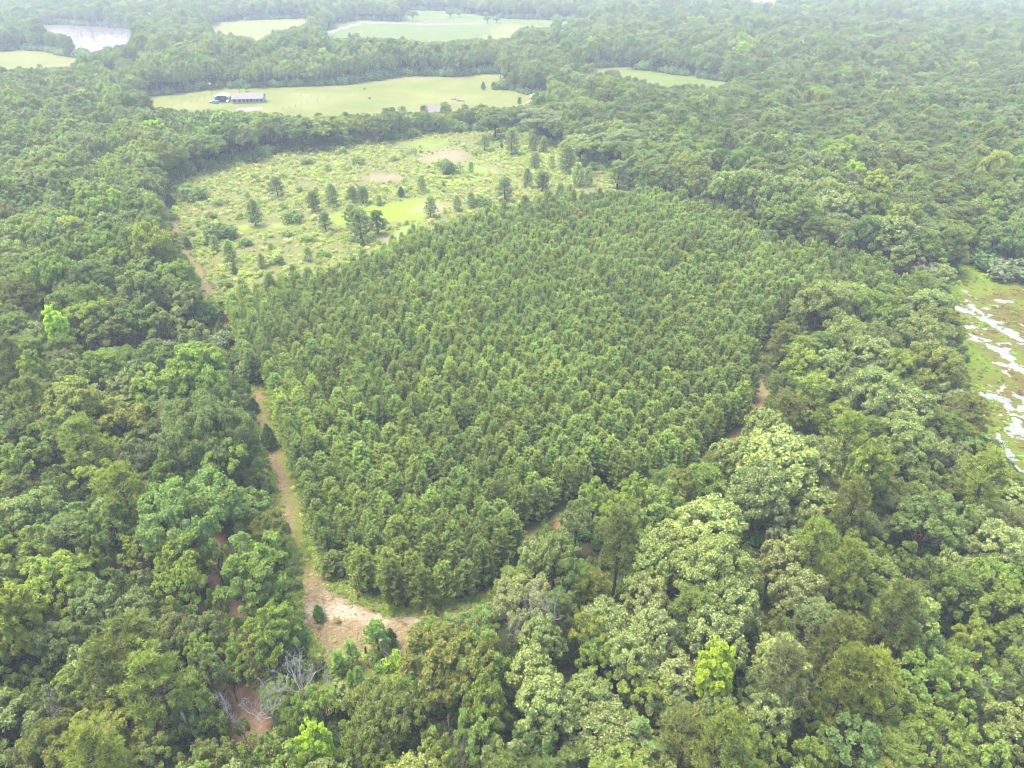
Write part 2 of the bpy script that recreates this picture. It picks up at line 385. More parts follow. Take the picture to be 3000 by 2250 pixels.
def dead_tree(name, H, R, seed, levels=4, lean=.0):
    global rng
    rng = np.random.default_rng(1100+seed); segs = []
    def grow(p, d, L, r, lv):
        q = p+d*L; mid = p+d*L*.5+rng.normal(size=3)*L*.06
        segs.append((p, mid, r, r*.85)); segs.append((mid, q, r*.85, r*.65))
        if lv == 0: return
        for k in range(3 if lv > 1 else 4):
            nd = unit(d*.7+rng.normal(size=3)*.62+np.array([0, 0, .12]))
            grow(q if k < 2 else mid, nd, L*rng.uniform(.5, .8), r*.58, lv-1)
    d0 = unit(np.array([lean, 0, 1.])); b = d0*H*.42
    segs.extend(limb_path((0, 0, -.2), b, .20, .14, 3, .03))
    tv, tf = tubes(segs, 6); trunk = mesh_np(name+'_trunk', tv, tf, [M_DEAD], smooth=True); segs.clear()
    for k in range(4): grow(b*rng.uniform(.8, 1), unit(d0*.8+rng.normal(size=3)*np.array([.6, .6, .25])), H*.22, .10, levels-1)
    tv, tf = tubes(segs, 5); crown = mesh_np(name+'_limbs', tv, tf, [M_DEAD], smooth=True)
    reg(name, crown, trunk, R, H, H*.6)

# broad crowns (large / medium / small), cream-tipped, spreading fine-leaved, tall narrow
broadleaf('oak_a', 7.5, 10.5, 6.0, 24, 9, .33, 62, seed=1)
broadleaf('oak_b', 7.5, 10.5, 5.4, 20, 10, .33, 66, seed=2, gap=.12)
broadleaf('oak_c', 5.0, 8.5, 4.6, 18, 8, .30, 52, seed=3)
broadleaf('oak_d', 5.0, 8.5, 4.0, 15, 9, .29, 54, seed=4, gap=.12)
broadleaf('oak_e', 3.2, 7.0, 3.4, 13, 7, .27, 46, seed=5)
broadleaf('oak_f', 3.2, 7.5, 3.9, 12, 7, .28, 42, seed=6, gap=.15)
broadleaf('cream_a', 6.0, 10.0, 5.6, 24, 9, .27, 62, cream=.30, seed=7)
broadleaf('cream_b', 4.0, 8.5, 4.4, 17, 8, .25, 54, cream=.42, seed=8)
broadleaf('spread_a', 8.0, 8.8, 4.0, 28, 9, .26, 84, droop=.9, spread=.5, seed=9, gap=.15, twigs=5)
broadleaf('spread_b', 5.5, 7.8, 3.3, 20, 8, .25, 66, droop=.8, spread=.5, seed=10, gap=.2, twigs=5)
broadleaf('open_a', 5.0, 9.0, 4.4, 18, 8, .26, 40, droop=.4, spread=.5, seed=11, gap=.28, twigs=3)
broadleaf('lime_a', 2.6, 8.5, 5.2, 20, 6, .36, 30, seed=12, spread=.75)
broadleaf('lime_b', 3.4, 8.5, 3.9, 16, 6, .40, 34, seed=13, spread=.7)
young_pine('ypine_a', 9.6, 2.25, 1); young_pine('ypine_b', 9.0, 2.1, 2); young_pine('ypine_c', 10.2, 2.3, 3); young_pine('ypine_d', 8.4, 2.0, 4, .85)
young_pine('ypine_e', 6.0, 1.35, 5, .9)
tall_pine('tpine_a', 19, 4.2, 9.5, 1); tall_pine('tpine_b', 17, 3.6, 8.0, 2); tall_pine('tpine_c', 15, 3.2, 6.5, 3, 7, .55)
tall_pine('mpine_a', 9.5, 2.6, 2.2, 4, 7, .5); tall_pine('mpine_b', 8.0, 2.2, 1.4, 5, 7, .46)
cedar('cedar_a', 4.6, 1.25, 1); cedar('cedar_b', 3.8, 1.3, 2); cedar('cedar_c', 3.6, .85, 3)
bush('bush_a', 1.6, 1.9, 1); bush('bush_b', 1.2, 1.3, 2, 7, 60, .14); bush('bush_c', 2.1, 2.6, 3, 12, 80, .18); bush('tuft_a', .8, .6, 4, 6, 28, .12); bush('tuft_b', 1.1, .8, 5, 7, 30, .13)
dead_tree('dead_a', 14, 3, 1, 5); dead_tree('dead_b', 12, 2.5, 2, 5, .15); dead_tree('dead_c', 11, 2.8, 3, 5, -.1)

# colours of whole trees (leaf albedo)
PAL = {'olive': (.096, .106, .030), 'deep green': (.070, .095, .026), 'mid green': (.087, .115, .028), 'grey-green': (.096, .115, .042),
       'light green': (.108, .138, .033), 'yellow-green': (.118, .136, .030), 'blue-green': (.079, .110, .036), 'cream-tipped green': (.099, .119, .036),
       'pale grey': (.106, .118, .058), 'lime green': (.150, .192, .026), 'tan green': (.108, .115, .046)}
def tint_of(name, j=.10):
    c = PAL[name]; k = 1+random.uniform(-j, j); h = random.uniform(-j*.6, j*.6)
    return (c[0]*k*(1+h), c[1]*k, c[2]*k*(1-h))

def plant(name, proto, x, y, R, zs, tint, label, cat, group=None, rot=None, tilt=0.0):
    P = PROTO[proto]; s = R/P['R']
    root = empty(name, (x, y, 0), random.uniform(0, 6.28) if rot is None else rot, (s, s, s*zs))
    if tilt: root.rotation_euler[1] = tilt
    tag(root, label, cat, group)
    c = obj('crown' if not proto.startswith('dead') else 'limb', P['crown'], root); c['tint'] = tint
    t = obj('trunk', P['trunk'], root)
    P['users'].append((c, t)); return root

# ------------------------------------------------------------------ stuff: one object, instances on its points
def scatter(name, rows, label, cat=None):
    """rows: (x, y, z, rot, sxy, sz, proto, tint)"""
    protos = sorted({r[6] for r in rows}); n = len(rows)
    me = bpy.data.meshes.new(name); me.vertices.add(n)
    me.vertices.foreach_set("co", np.array([r[:3] for r in rows], np.float32).ravel())
    a = me.attributes.new("rot", 'FLOAT', 'POINT'); a.data.foreach_set("value", np.array([r[3] for r in rows], np.float32))
    a = me.attributes.new("scl", 'FLOAT_VECTOR', 'POINT'); a.data.foreach_set("vector", np.array([(r[4], r[4], r[5]) for r in rows], np.float32).ravel())
    a = me.attributes.new("tint", 'FLOAT_VECTOR', 'POINT'); a.data.foreach_set("vector", np.array([r[7] for r in rows], np.float32).ravel())
    a = me.attributes.new("variety", 'INT', 'POINT'); a.data.foreach_set("value", np.array([protos.index(r[6]) for r in rows], np.int32))
    o = obj(name, me); tag(o, label, cat, kind='stuff')
    ng = bpy.data.node_groups.new(name, 'GeometryNodeTree')
    ng.interface.new_socket("Geometry", in_out='INPUT', socket_type='NodeSocketGeometry'); ng.interface.new_socket("Geometry", in_out='OUTPUT', socket_type='NodeSocketGeometry')
    N = ng.nodes; L = ng.links; gi = N.new('NodeGroupInput'); go = N.new('NodeGroupOutput'); J = N.new('GeometryNodeJoinGeometry')
    def named(t, nm):
        q = N.new('GeometryNodeInputNamedAttribute'); q.data_type = t; q.inputs['Name'].default_value = nm; return q.outputs['Attribute']
    rot = N.new('ShaderNodeCombineXYZ'); L.new(named('FLOAT', 'rot'), rot.inputs[2]); scl = named('FLOAT_VECTOR', 'scl'); var = named('INT', 'variety')
    for i, p in enumerate(protos):
        c, t = PROTO[p]['users'][0]; jn = N.new('GeometryNodeJoinGeometry')
        for q in (c, t):
            oi = N.new('GeometryNodeObjectInfo'); oi.transform_space = 'ORIGINAL'; oi.inputs['Object'].default_value = q; oi.inputs['As Instance'].default_value = False
            L.new(oi.outputs['Geometry'], jn.inputs[0])
        cmp = N.new('FunctionNodeCompare'); cmp.data_type = 'INT'; cmp.operation = 'EQUAL'; L.new(var, cmp.inputs[2]); cmp.inputs[3].default_value = i
        ip = N.new('GeometryNodeInstanceOnPoints'); L.new(gi.outputs[0], ip.inputs['Points']); L.new(cmp.outputs[0], ip.inputs['Selection'])
        L.new(jn.outputs[0], ip.inputs['Instance']); L.new(rot.outputs[0], ip.inputs['Rotation']); L.new(scl, ip.inputs['Scale'])
        L.new(ip.outputs[0], J.inputs[0])
    L.new(J.outputs[0], go.inputs[0])
    md = o.modifiers.new('scatter', 'NODES'); md.node_group = ng
    return o

# ------------------------------------------------------------------ ground sheets
def world_poly(px, z=0.0): return [G(x, y, z)[:2] for x, y in px]
def sheet(name, poly, z, res, mat, grow=2.0, attrs=None, hole=None, label=None):
    P = np.array(poly); lo = P.min(0)-grow-res; hi = P.max(0)+grow+res
    nx = int((hi[0]-lo[0])/res)+1; ny = int((hi[1]-lo[1])/res)+1
    gx = lo[0]+res*np.arange(nx+1); gy = lo[1]+res*np.arange(ny+1)
    X, Y = np.meshgrid(gx, gy, indexing='ij')
    cx = X[:-1, :-1]+res/2; cy = Y[:-1, :-1]+res/2; C = np.stack([cx, cy], -1)
    closed = list(poly)+[poly[0]]; d = dist_line(C, closed); ins = inpoly(C, poly)
    wob = np.sin(cx*.9+np.sin(cy*.7)*1.7)*.5+np.sin(cy*1.13+cx*.31)*.5
    keep = ins | (d < grow*(.6+.4*wob))
    if hole is not None: keep &= ~hole(cx, cy)
    idx = -np.ones(X.shape, int); used = np.zeros(X.shape, bool)
    for a in (0, 1):
        for b in (0, 1): used[a:nx+a, b:ny+b] |= keep
    idx[used] = np.arange(used.sum())
    V = np.stack([X[used], Y[used], np.full(used.sum(), z)], 1)
    ii, jj = np.nonzero(keep)
    F = np.stack([idx[ii, jj], idx[ii+1, jj], idx[ii+1, jj+1], idx[ii, jj+1]], 1)
    me = mesh_np(name, V, F, [mat])
    if attrs:
        for k, fn in attrs.items():
            a = me.attributes.new(k, 'FLOAT', 'POINT'); a.data.foreach_set("value", np.asarray(fn(V), np.float32))
    o = obj(name, me); tag(o, label, kind='structure'); return o
def edge_attr(poly, width):
    closed = list(poly)+[poly[0]]
    return lambda V: np.clip(dist_line(V, closed)*np.where(inpoly(V[:, :2], poly), 1, -1)/width*.5+.5, 0, 1)
def blobs(items, ruts=None):
    """items: (px, py, rx_m, ry_m, weight, rot) soft patches on the ground at photo pixels"""
    def fn(V):
        o = np.zeros(len(V))
        for px, py, rx, ry, w, rt in items:
            c = G(px, py); dx = V[:, 0]-c[0]; dy = V[:, 1]-c[1]; q = dx*math.cos(rt)+dy*math.sin(rt); r = -dx*math.sin(rt)+dy*math.cos(rt)
            o = np.maximum(o, w*np.exp(-((q/rx)**2+(r/ry)**2)))
        if ruts is not None: o = np.maximum(o, .42*np.exp(-((dist_line(V, ruts)-.9)/.32)**2))
        return o
    return fn

t = NT('forest_floor'); v = t.coord('Object'); n1 = t.noise(v, .06, 3); n2 = t.noise(v, .9, 5)
c = t.mix(n2, (.035, .033, .018), (.075, .062, .036)); c = t.mix(t.ramp(n1, .4, .55), c, (.04, .052, .02))
t.principled(c, .95, .05, bump=n2, bstr=.6, bdist=.4); M_FLOOR = t.m
t = NT('meadow_grass'); v = t.coord('Object'); n1 = t.noise(v, .045, 4); n2 = t.noise(v, .35, 5, .65); n3 = t.noise(v, 1.6, 4, .7)
lime = t.attr('lime').outputs['Fac']; bare = t.attr('bare').outputs['Fac']
c = t.mix(t.ramp(n2, .28, .72), (.20, .225, .065), (.32, .31, .13)); c = t.mix(t.ramp(n1, .48, .62), c, (.28, .32, .09))
c = t.mix(t.math('MULTIPLY', t.ramp(n3, .52, .72), .55), c, (.33, .29, .17))
wob = t.math('ADD', t.math('MULTIPLY', n2, .8), t.math('MULTIPLY', n3, .35))
c = t.mix(t.ramp(t.math('ADD', lime, t.math('MULTIPLY', wob, .55)), .62, 1.02), c, t.mix(n3, (.27, .47, .035), (.40, .58, .07)))
c = t.mix(t.ramp(t.math('ADD', bare, t.math('MULTIPLY', wob, .7)), .75, 1.2), c, t.mix(n3, (.36, .28, .18), (.48, .40, .28)))
t.principled(t.mix(1.0, c, (.56, .57, .54), 'MULTIPLY'), .9, .1, bump=n3, bstr=.7, bdist=.5); M_MEADOW = t.m
t = NT('sand_and_straw'); v = t.coord('Object'); n1 = t.noise(v, .16, 4); n2 = t.noise(t.coord('Object', (1, 1.6, 1), (0, 0, .6)), 1.5, 5, .75, .8); n3 = t.noise(v, 5.5, 3, .7)
gr = t.attr('grassy').outputs['Fac']; sa = t.attr('pale').outputs['Fac']; rd = t.attr('clay').outputs['Fac']; ed = t.attr('edge').outputs['Fac']
c = t.mix(t.ramp(n2, .36, .64), (.20, .155, .08), (.46, .375, .22)); c = t.mix(t.ramp(n1, .5, .66), c, (.27, .27, .11))
c = t.mix(t.math('MULTIPLY', t.ramp(n3, .48, .62), .7), c, (.13, .10, .06))
c = t.mix(t.ramp(t.math('ADD', sa, t.math('MULTIPLY', n2, .8)), .80, 1.15), c, t.mix(t.ramp(n3, .35, .62), (.28, .22, .155), (.70, .62, .50)))
c = t.mix(t.ramp(t.math('ADD', rd, t.math('MULTIPLY', n1, .4)), .8, 1.05), c, (.46, .23, .11))
c = t.mix(t.ramp(t.math('ADD', gr, t.math('MULTIPLY', n2, .8)), .75, 1.1), c, t.mix(t.ramp(n3, .35, .65), (.12, .15, .04), (.30, .33, .09)))
c = t.mix(t.ramp(t.math('ADD', ed, t.math('MULTIPLY', t.math('SUBTRACT', n2, .5), .9)), .75, .45), c, t.mix(n3, (.09, .10, .035), (.17, .19, .06)))
t.principled(t.mix(1.0, c, (.72, .70, .66), 'MULTIPLY'), .95, .05, bump=n2, bstr=.8, bdist=.3); M_SAND = t.m
t = NT('red_dirt'); v = t.coord('Object'); n2 = t.noise(t.coord('Object', (3, .35, 1), (0, 0, .15)), 1.2, 5); n3 = t.noise(v, 3, 4)
ed = t.attr('edge').outputs['Fac']; ru = t.attr('rut').outputs['Fac']
c = t.mix(n2, (.29, .175, .105), (.43, .28, .18)); c = t.mix(t.math('MULTIPLY', n3, .35), c, (.25, .15, .09)); c = t.mix(t.math('MULTIPLY', ru, .55), c, (.52, .34, .24)); c = t.mix(t.math('MULTIPLY', t.ramp(t.math('ADD', t.noise(v, .7, 4), t.math('MULTIPLY', ru, -.25)), .55, .7), .6), c, (.17, .14, .06))
c = t.mix(t.ramp(t.math('ADD', ed, t.math('MULTIPLY', t.math('SUBTRACT', n3, .5), .8)), .7, .45), c, (.10, .085, .04))
t.principled(t.mix(1.0, c, (.52, .52, .52), 'MULTIPLY'), .95, .05, bump=n2, bstr=.5, bdist=.15); M_ROAD = t.m
def field_mat(name, c1, c2, c3, stripes=None, sc=.03):
    t = NT(name); v = t.coord('Object'); n1 = t.noise(v, sc, 4); n2 = t.noise(v, .4, 4)
    c = t.mix(t.ramp(n1, .35, .65), c1, c2); c = t.mix(t.math('MULTIPLY', t.ramp(n2, .5, .75), .5), c, c3)
    if stripes:
        w = t.node("ShaderNodeTexWave", wave_type='BANDS', bands_direction='X'); t.link(t.coord('Object', (1, 1, 1), (0, 0, stripes[0])), w.inputs['Vector'])
        w.inputs['Scale'].default_value = stripes[1]; w.inputs['Distortion'].default_value = .6; w.inputs['Detail'].default_value = 2
        c = t.mix(t.math('MULTIPLY', t.ramp(w.outputs['Fac'], .45, .8), stripes[2]), c, stripes[3])
    t.principled(t.mix(1.0, c, (.43, .43, .43), 'MULTIPLY'), .95, .05); return t.m
M_PASTURE = field_mat('pasture', (.28, .35, .08), (.43, .44, .15), (.40, .37, .17))
M_ROUGH = field_mat('rough_field', (.24, .34, .07), (.34, .41, .11), (.17, .24, .06))
M_HAY = field_mat('hay_field', (.34, .38, .10), (.44, .44, .15), (.30, .33, .11), (R_(70), .12, .35, (.40, .41, .17)))
M_ROWS = field_mat('crop_rows', (.20, .31, .07), (.25, .34, .085), (.16, .24, .06), (R_(28), .22, .6, (.40, .42, .17)))
M_PALEROAD = field_mat('pale_road', (.42, .37, .31), (.52, .47, .40), (.36, .32, .26))
M_BARE = field_mat('bare_litter', (.11, .075, .05), (.17, .12, .085), (.07, .055, .035), sc=.2)
M_GRAVEL = field_mat('gravel', (.55, .50, .44), (.66, .62, .56), (.45, .40, .34), sc=.2)

S = 9000
g = MB(); g.add([(-S, -S, 0), (S, -S, 0), (S, S, 0), (-S, S, 0)], [(0, 1, 2, 3)]); tag(g.build('ground', M_FLOOR), kind='structure')
PM = world_poly(V_MEADOW)
limefn = blobs([(1010,640,9,7,.8,.2),(1090,620,13,8,1,.2),(1170,620,15,12,1,.3),(1230,600,10,8,.9,0),(1185,680,3.5,12,.9,-.35),(1160,740,2.5,12,.9,-.25),(760,665,16,3,.8,.1),(850,655,10,2.5,.6,0),(1400,500,10,12,.6,.5),(1350,530,16,8,.55,.2),(1480,430,8,20,.45,.2),(1250,425,14,18,.5,0),(1560,470,10,8,.5,0),(1790,500,3,16,.8,.5),(620,1000,6,3,.6,0),(1030,560,14,5,.45,0),(1290,420,3,20,.55,-.3)])
barefn = blobs([(1300,458,15,18,.85,0),(1130,520,13,8,.8,0),(1270,610,14,11,.7,.2),(1150,700,9,6,.75,.1),(1010,545,8,5,.5,0),(950,635,7,5,.6,0),(1450,490,16,10,.5,.3),(1230,680,12,9,.6,.2),(780,660,14,5,.6,0),(1060,600,5,3,.6,0),(1300,640,8,6,.5,0),(1500,560,14,8,.5,0),(1780,560,18,8,.5,-.3),(510,680,3,18,.55,.5)])
sheet('meadow', PM, .02, 1.6, M_MEADOW, 5.0, dict(lime=limefn, bare=barefn))
TRK = world_poly(V_TRACK)
RUT = [G(*p) for p in [(757,1150),(780,1240),(812,1340),(838,1440),(858,1540),(880,1640),(905,1720),(960,1785),(1060,1815),(1180,1815),(1300,1795),(1420,1762)]]
line = [G(*p) for p in [(760,1140),(800,1280),(850,1420),(870,1560),(900,1680)]]
TRKS = world_poly([{(1150,1800): (1150,1775), (1300,1790): (1300,1765), (1420,1760): (1435,1728), (1440,1780): (1460,1770)}.get(q, q) for q in V_TRACK])
sheet('sand_track', TRKS, .04, .55, M_SAND, 3.0, dict(edge=edge_attr(TRKS, 1.8),
      grassy=lambda V: np.maximum(.75*np.exp(-(dist_line(V, [G(*p) for p in [(775,1180),(830,1300),(875,1450),(885,1560),(895,1650)]])/2.1)**2), blobs([(900,1680,5,4,.5,0),(1020,1880,5,3,.35,0),(950,1950,6,4,.45,0),(1120,1960,6,4,.7,0),(1050,2000,7,3,.8,0)])(V)),
      pale=blobs([(900,1790,2.6,2.2,.75,0),(1010,1790,5,2.4,.8,-.4),(960,1740,3,2,.5,0),(1100,1815,5,2,.7,-.1),(1210,1800,4,1.6,.7,0),(1240,1815,4,1.2,.75,0),(985,1810,2,1.2,.8,0),(905,1720,1.5,5,.45,.2),(860,1560,1.2,7,.4,.2)], RUT),
      clay=blobs([(1005,1752,2.0,.9,.75,-.5),(1058,1778,1.2,.7,.8,0),(1130,1797,1.6,.9,.65,0),(970,1716,1.6,.8,.7,-.6),(1400,1765,2.5,.8,.7,.2)])))
UPT = world_poly(V_UPTRACK); z0 = lambda V: np.zeros(len(V))
sheet('upper_track', UPT, .035, .9, M_SAND, 1.5, dict(edge=edge_attr(UPT, 3), grassy=lambda V: np.full(len(V), .35), pale=z0, clay=blobs([(655,1030,3,4,.7,0)])))
RTP = [(2230,1045),(2240,1160),(2225,1205),(2190,1260),(2130,1330),(2060,1400),(1990,1455),(1850,1480),(1640,1540),(1590,1560),(1570,1600)]
rl = [G(*p)[:2] for p in RTP]
def strip(line, w):
    L = np.array(line); d = np.gradient(L, axis=0); d /= np.linalg.norm(d, axis=1)[:, None]; n = np.stack([-d[:, 1], d[:, 0]], 1)
    return [tuple(p) for p in L+n*w/2]+[tuple(p) for p in (L-n*w/2)[::-1]]
RT = strip(rl, 4.5)
sheet('back_track', RT, .03, .8, M_SAND, 1.0, dict(edge=edge_attr(RT, 2.5), grassy=lambda V: np.full(len(V), .25), pale=z0, clay=blobs([(2230,1190,1.5,5,.8,0),(1630,1540,5,2,.9,0),(2180,1250,2,2,.6,0)])))
LT = strip([G(*p)[:2] for p in [(482,575),(486,640),(497,685),(520,735),(548,775),(575,840),(625,900)]], 7)
sheet('meadow_track', LT, .045, .9, M_SAND, 1.0, dict(edge=edge_attr(LT, 1.8), grassy=lambda V: np.where(V[:, 1] < 225, .4, .05), pale=z0, clay=lambda V: np.full(len(V), .25)))
RDL = [G(*p)[:2] for p in [(735,2300),(738,2160),(735,2080),(715,2000),(700,1920),(680,1840),(662,1740),(645,1660),(610,1570),(575,1500),(540,1380)]]
RD = strip([G(*p)[:2] for p in [(735,2300),(738,2160),(735,2080),(715,2000),(700,1920),(680,1840),(662,1740),(645,1660),(610,1570),(575,1500),(540,1380)]], 4.6)
sheet('dirt_road', RD, .05, .5, M_ROAD, .6, dict(edge=edge_attr(RD, 2.0), rut=lambda V: np.exp(-((dist_line(V, RDL)-.85)/.28)**2)))
sheet('bare_patch', world_poly(V_BARE), .03, .8, M_BARE, 3.0)
sheet('pasture', world_poly(V_FIELD1), .03, 5, M_PASTURE, 12.0)
sheet('rough_field', world_poly(V_FIELD2), .03, 5, M_ROUGH, 12.0)
for pl, m, nm in ((V_FIELDL, M_HAY, 'hay_field'), (V_FIELD3, M_HAY, 'hay_field'), (V_TOPL, M_HAY, 'hay_field'), (V_TOPR, M_HAY, 'hay_field'), (V_TOPR2, M_HAY, 'hay_field'), (V_CROP, M_ROWS, 'crop_field')):
    sheet(nm, world_poly(pl), .03, 8, m, 14.0)
sheet('mown_field', world_poly([(1480,72),(1600,78),(1560,84),(1500,92),(1490,114),(1425,114),(1440,95)]), .06, 6, M_HAY, 4.0)
sheet('farm_lane', world_poly([(930,101),(1060,64),(1180,67),(1240,70),(1400,67),(1480,71),(1400,71),(1240,73),(1180,70),(1065,68),(960,100)]), .07, 5, M_PALEROAD, 1.0)
sheet('county_road', strip([G(*p)[:2] for p in [(300,276),(340,266),(400,250),(470,225),(560,205),(640,187),(690,171),(740,160)]], 7), .04, 3, M_PALEROAD, .5)
sheet('scrub_strip', world_poly(V_BRUSH), .035, 5, M_ROUGH, 8.0)
sheet('drive', world_poly([(705,318),(765,314),(760,320),(720,326),(700,324)]), .06, 1.5, M_GRAVEL, 1.5)

# pond on the right: pale water film with low marsh vegetation lying over it
t = NT('pond_film'); v = t.coord('Object'); n1 = t.noise(v, .25, 5, .65); n2 = t.noise(v, 3.0, 3, .7)
c = t.mix(t.ramp(n1, .42, .62), t.mix(n2, (.22, .25, .165), (.36, .38, .31)), (.19, .19, .195)); t.principled(c, .35, .5); M_FILM = t.m
t = NT('marsh_plants'); v = t.coord('Object'); n1 = t.noise(v, .10, 4); n2 = t.noise(v, .8, 5, .7); ed = t.attr('edge').outputs['Fac']
c = t.mix(n2, (.135, .115, .030), (.225, .20, .060)); c = t.mix(t.ramp(n1, .46, .6), c, t.mix(n2, (.14, .19, .03), (.26, .30, .06)))
c = t.mix(t.ramp(t.math('ADD', ed, t.math('MULTIPLY', t.math('SUBTRACT', n1, .5), 1.2)), .62, .42), c, t.mix(n2, (.13, .21, .025), (.27, .36, .05)))
t.principled(t.mix(1.0, c, (.60, .60, .58), 'MULTIPLY'), .9, .1, bump=n2, bstr=.9, bdist=.3); M_MARSH = t.m
PMA = world_poly(V_MARSH)
sheet('pond_water', PMA, .02, 1.0, M_FILM, .3)
CH = [([(2805,905),(2850,900),(2890,940),(2960,975),(3020,1010),(3120,1060)], 3.2), ([(2870,1003),(2930,1020),(2985,1080),(3060,1140)], 2.2), ([(2830,955),(2890,965)], 1.2), ([(2865,1170),(2930,1150),(2950,1200),(2975,1240),(2985,1290),(3040,1300)], 2.2), ([(2930,1150),(2945,1120)], 1.0),
      ([(2970,1160),(3010,1170),(2990,1210)], 1.6), ([(2920,1270),(2935,1310),(2975,1370)], 1.2), ([(2915,880),(2960,885)], 1.3), ([(2840,980),(2900,1000)], .9), ([(2930,1065),(2975,1085)], 1.6), ([(2960,1330),(3010,1340)], 1.0), ([(2850,1080),(2865,1085)], .8)]
CHW = [([G(*p)[:2] for p in l], w) for l, w in CH]
def marsh_hole(X, Y):
    C = np.stack([X, Y], -1); best = np.full(X.shape, 9.0)
    for l, w in CHW: best = np.minimum(best, dist_line(C, l)/w)
    nn = np.zeros(X.shape)
    for (i, j), _ in np.ndenumerate(X): nn[i, j] = noise.fractal(Vector((X[i, j]*.34, Y[i, j]*.34, 3.1)), .8, 2.1, 4)
    return (best+nn*1.35 < .50) | ((nn > .58) & (best < 4))
sheet('marsh', PMA, .07, .32, M_MARSH, 1.0, dict(edge=lambda V: edge_attr([(p[0], p[1]) for p in world_poly([(x, y) if x < 3000 else (x+400, y) for x, y in V_MARSH])], 22)(V)-.5*np.clip((V[:, 1]-172)/10, 0, 1)), hole=marsh_hole)
t = NT('far_pond'); v = t.coord('Object'); n1 = t.noise(t.coord('Object', (1, .45, 1)), .035, 4, .6); a = t.attr('open').outputs['Fac']
t.principled(t.mix(t.ramp(t.math('ADD', a, t.math('MULTIPLY', t.math('SUBTRACT', n1, .5), 3.2)), .70, .98), (.14, .11, .085), (.25, .26, .275)), .3, .5); M_FPOND = t.m
sheet('far_pond', world_poly(V_FPOND), .03, 4, M_FPOND, 8.0, dict(open=blobs([(240,110,60,60,.9,0),(330,100,60,30,.8,0),(280,135,50,60,.8,0),(370,105,30,20,.8,0),(200,92,20,8,.7,0)])))

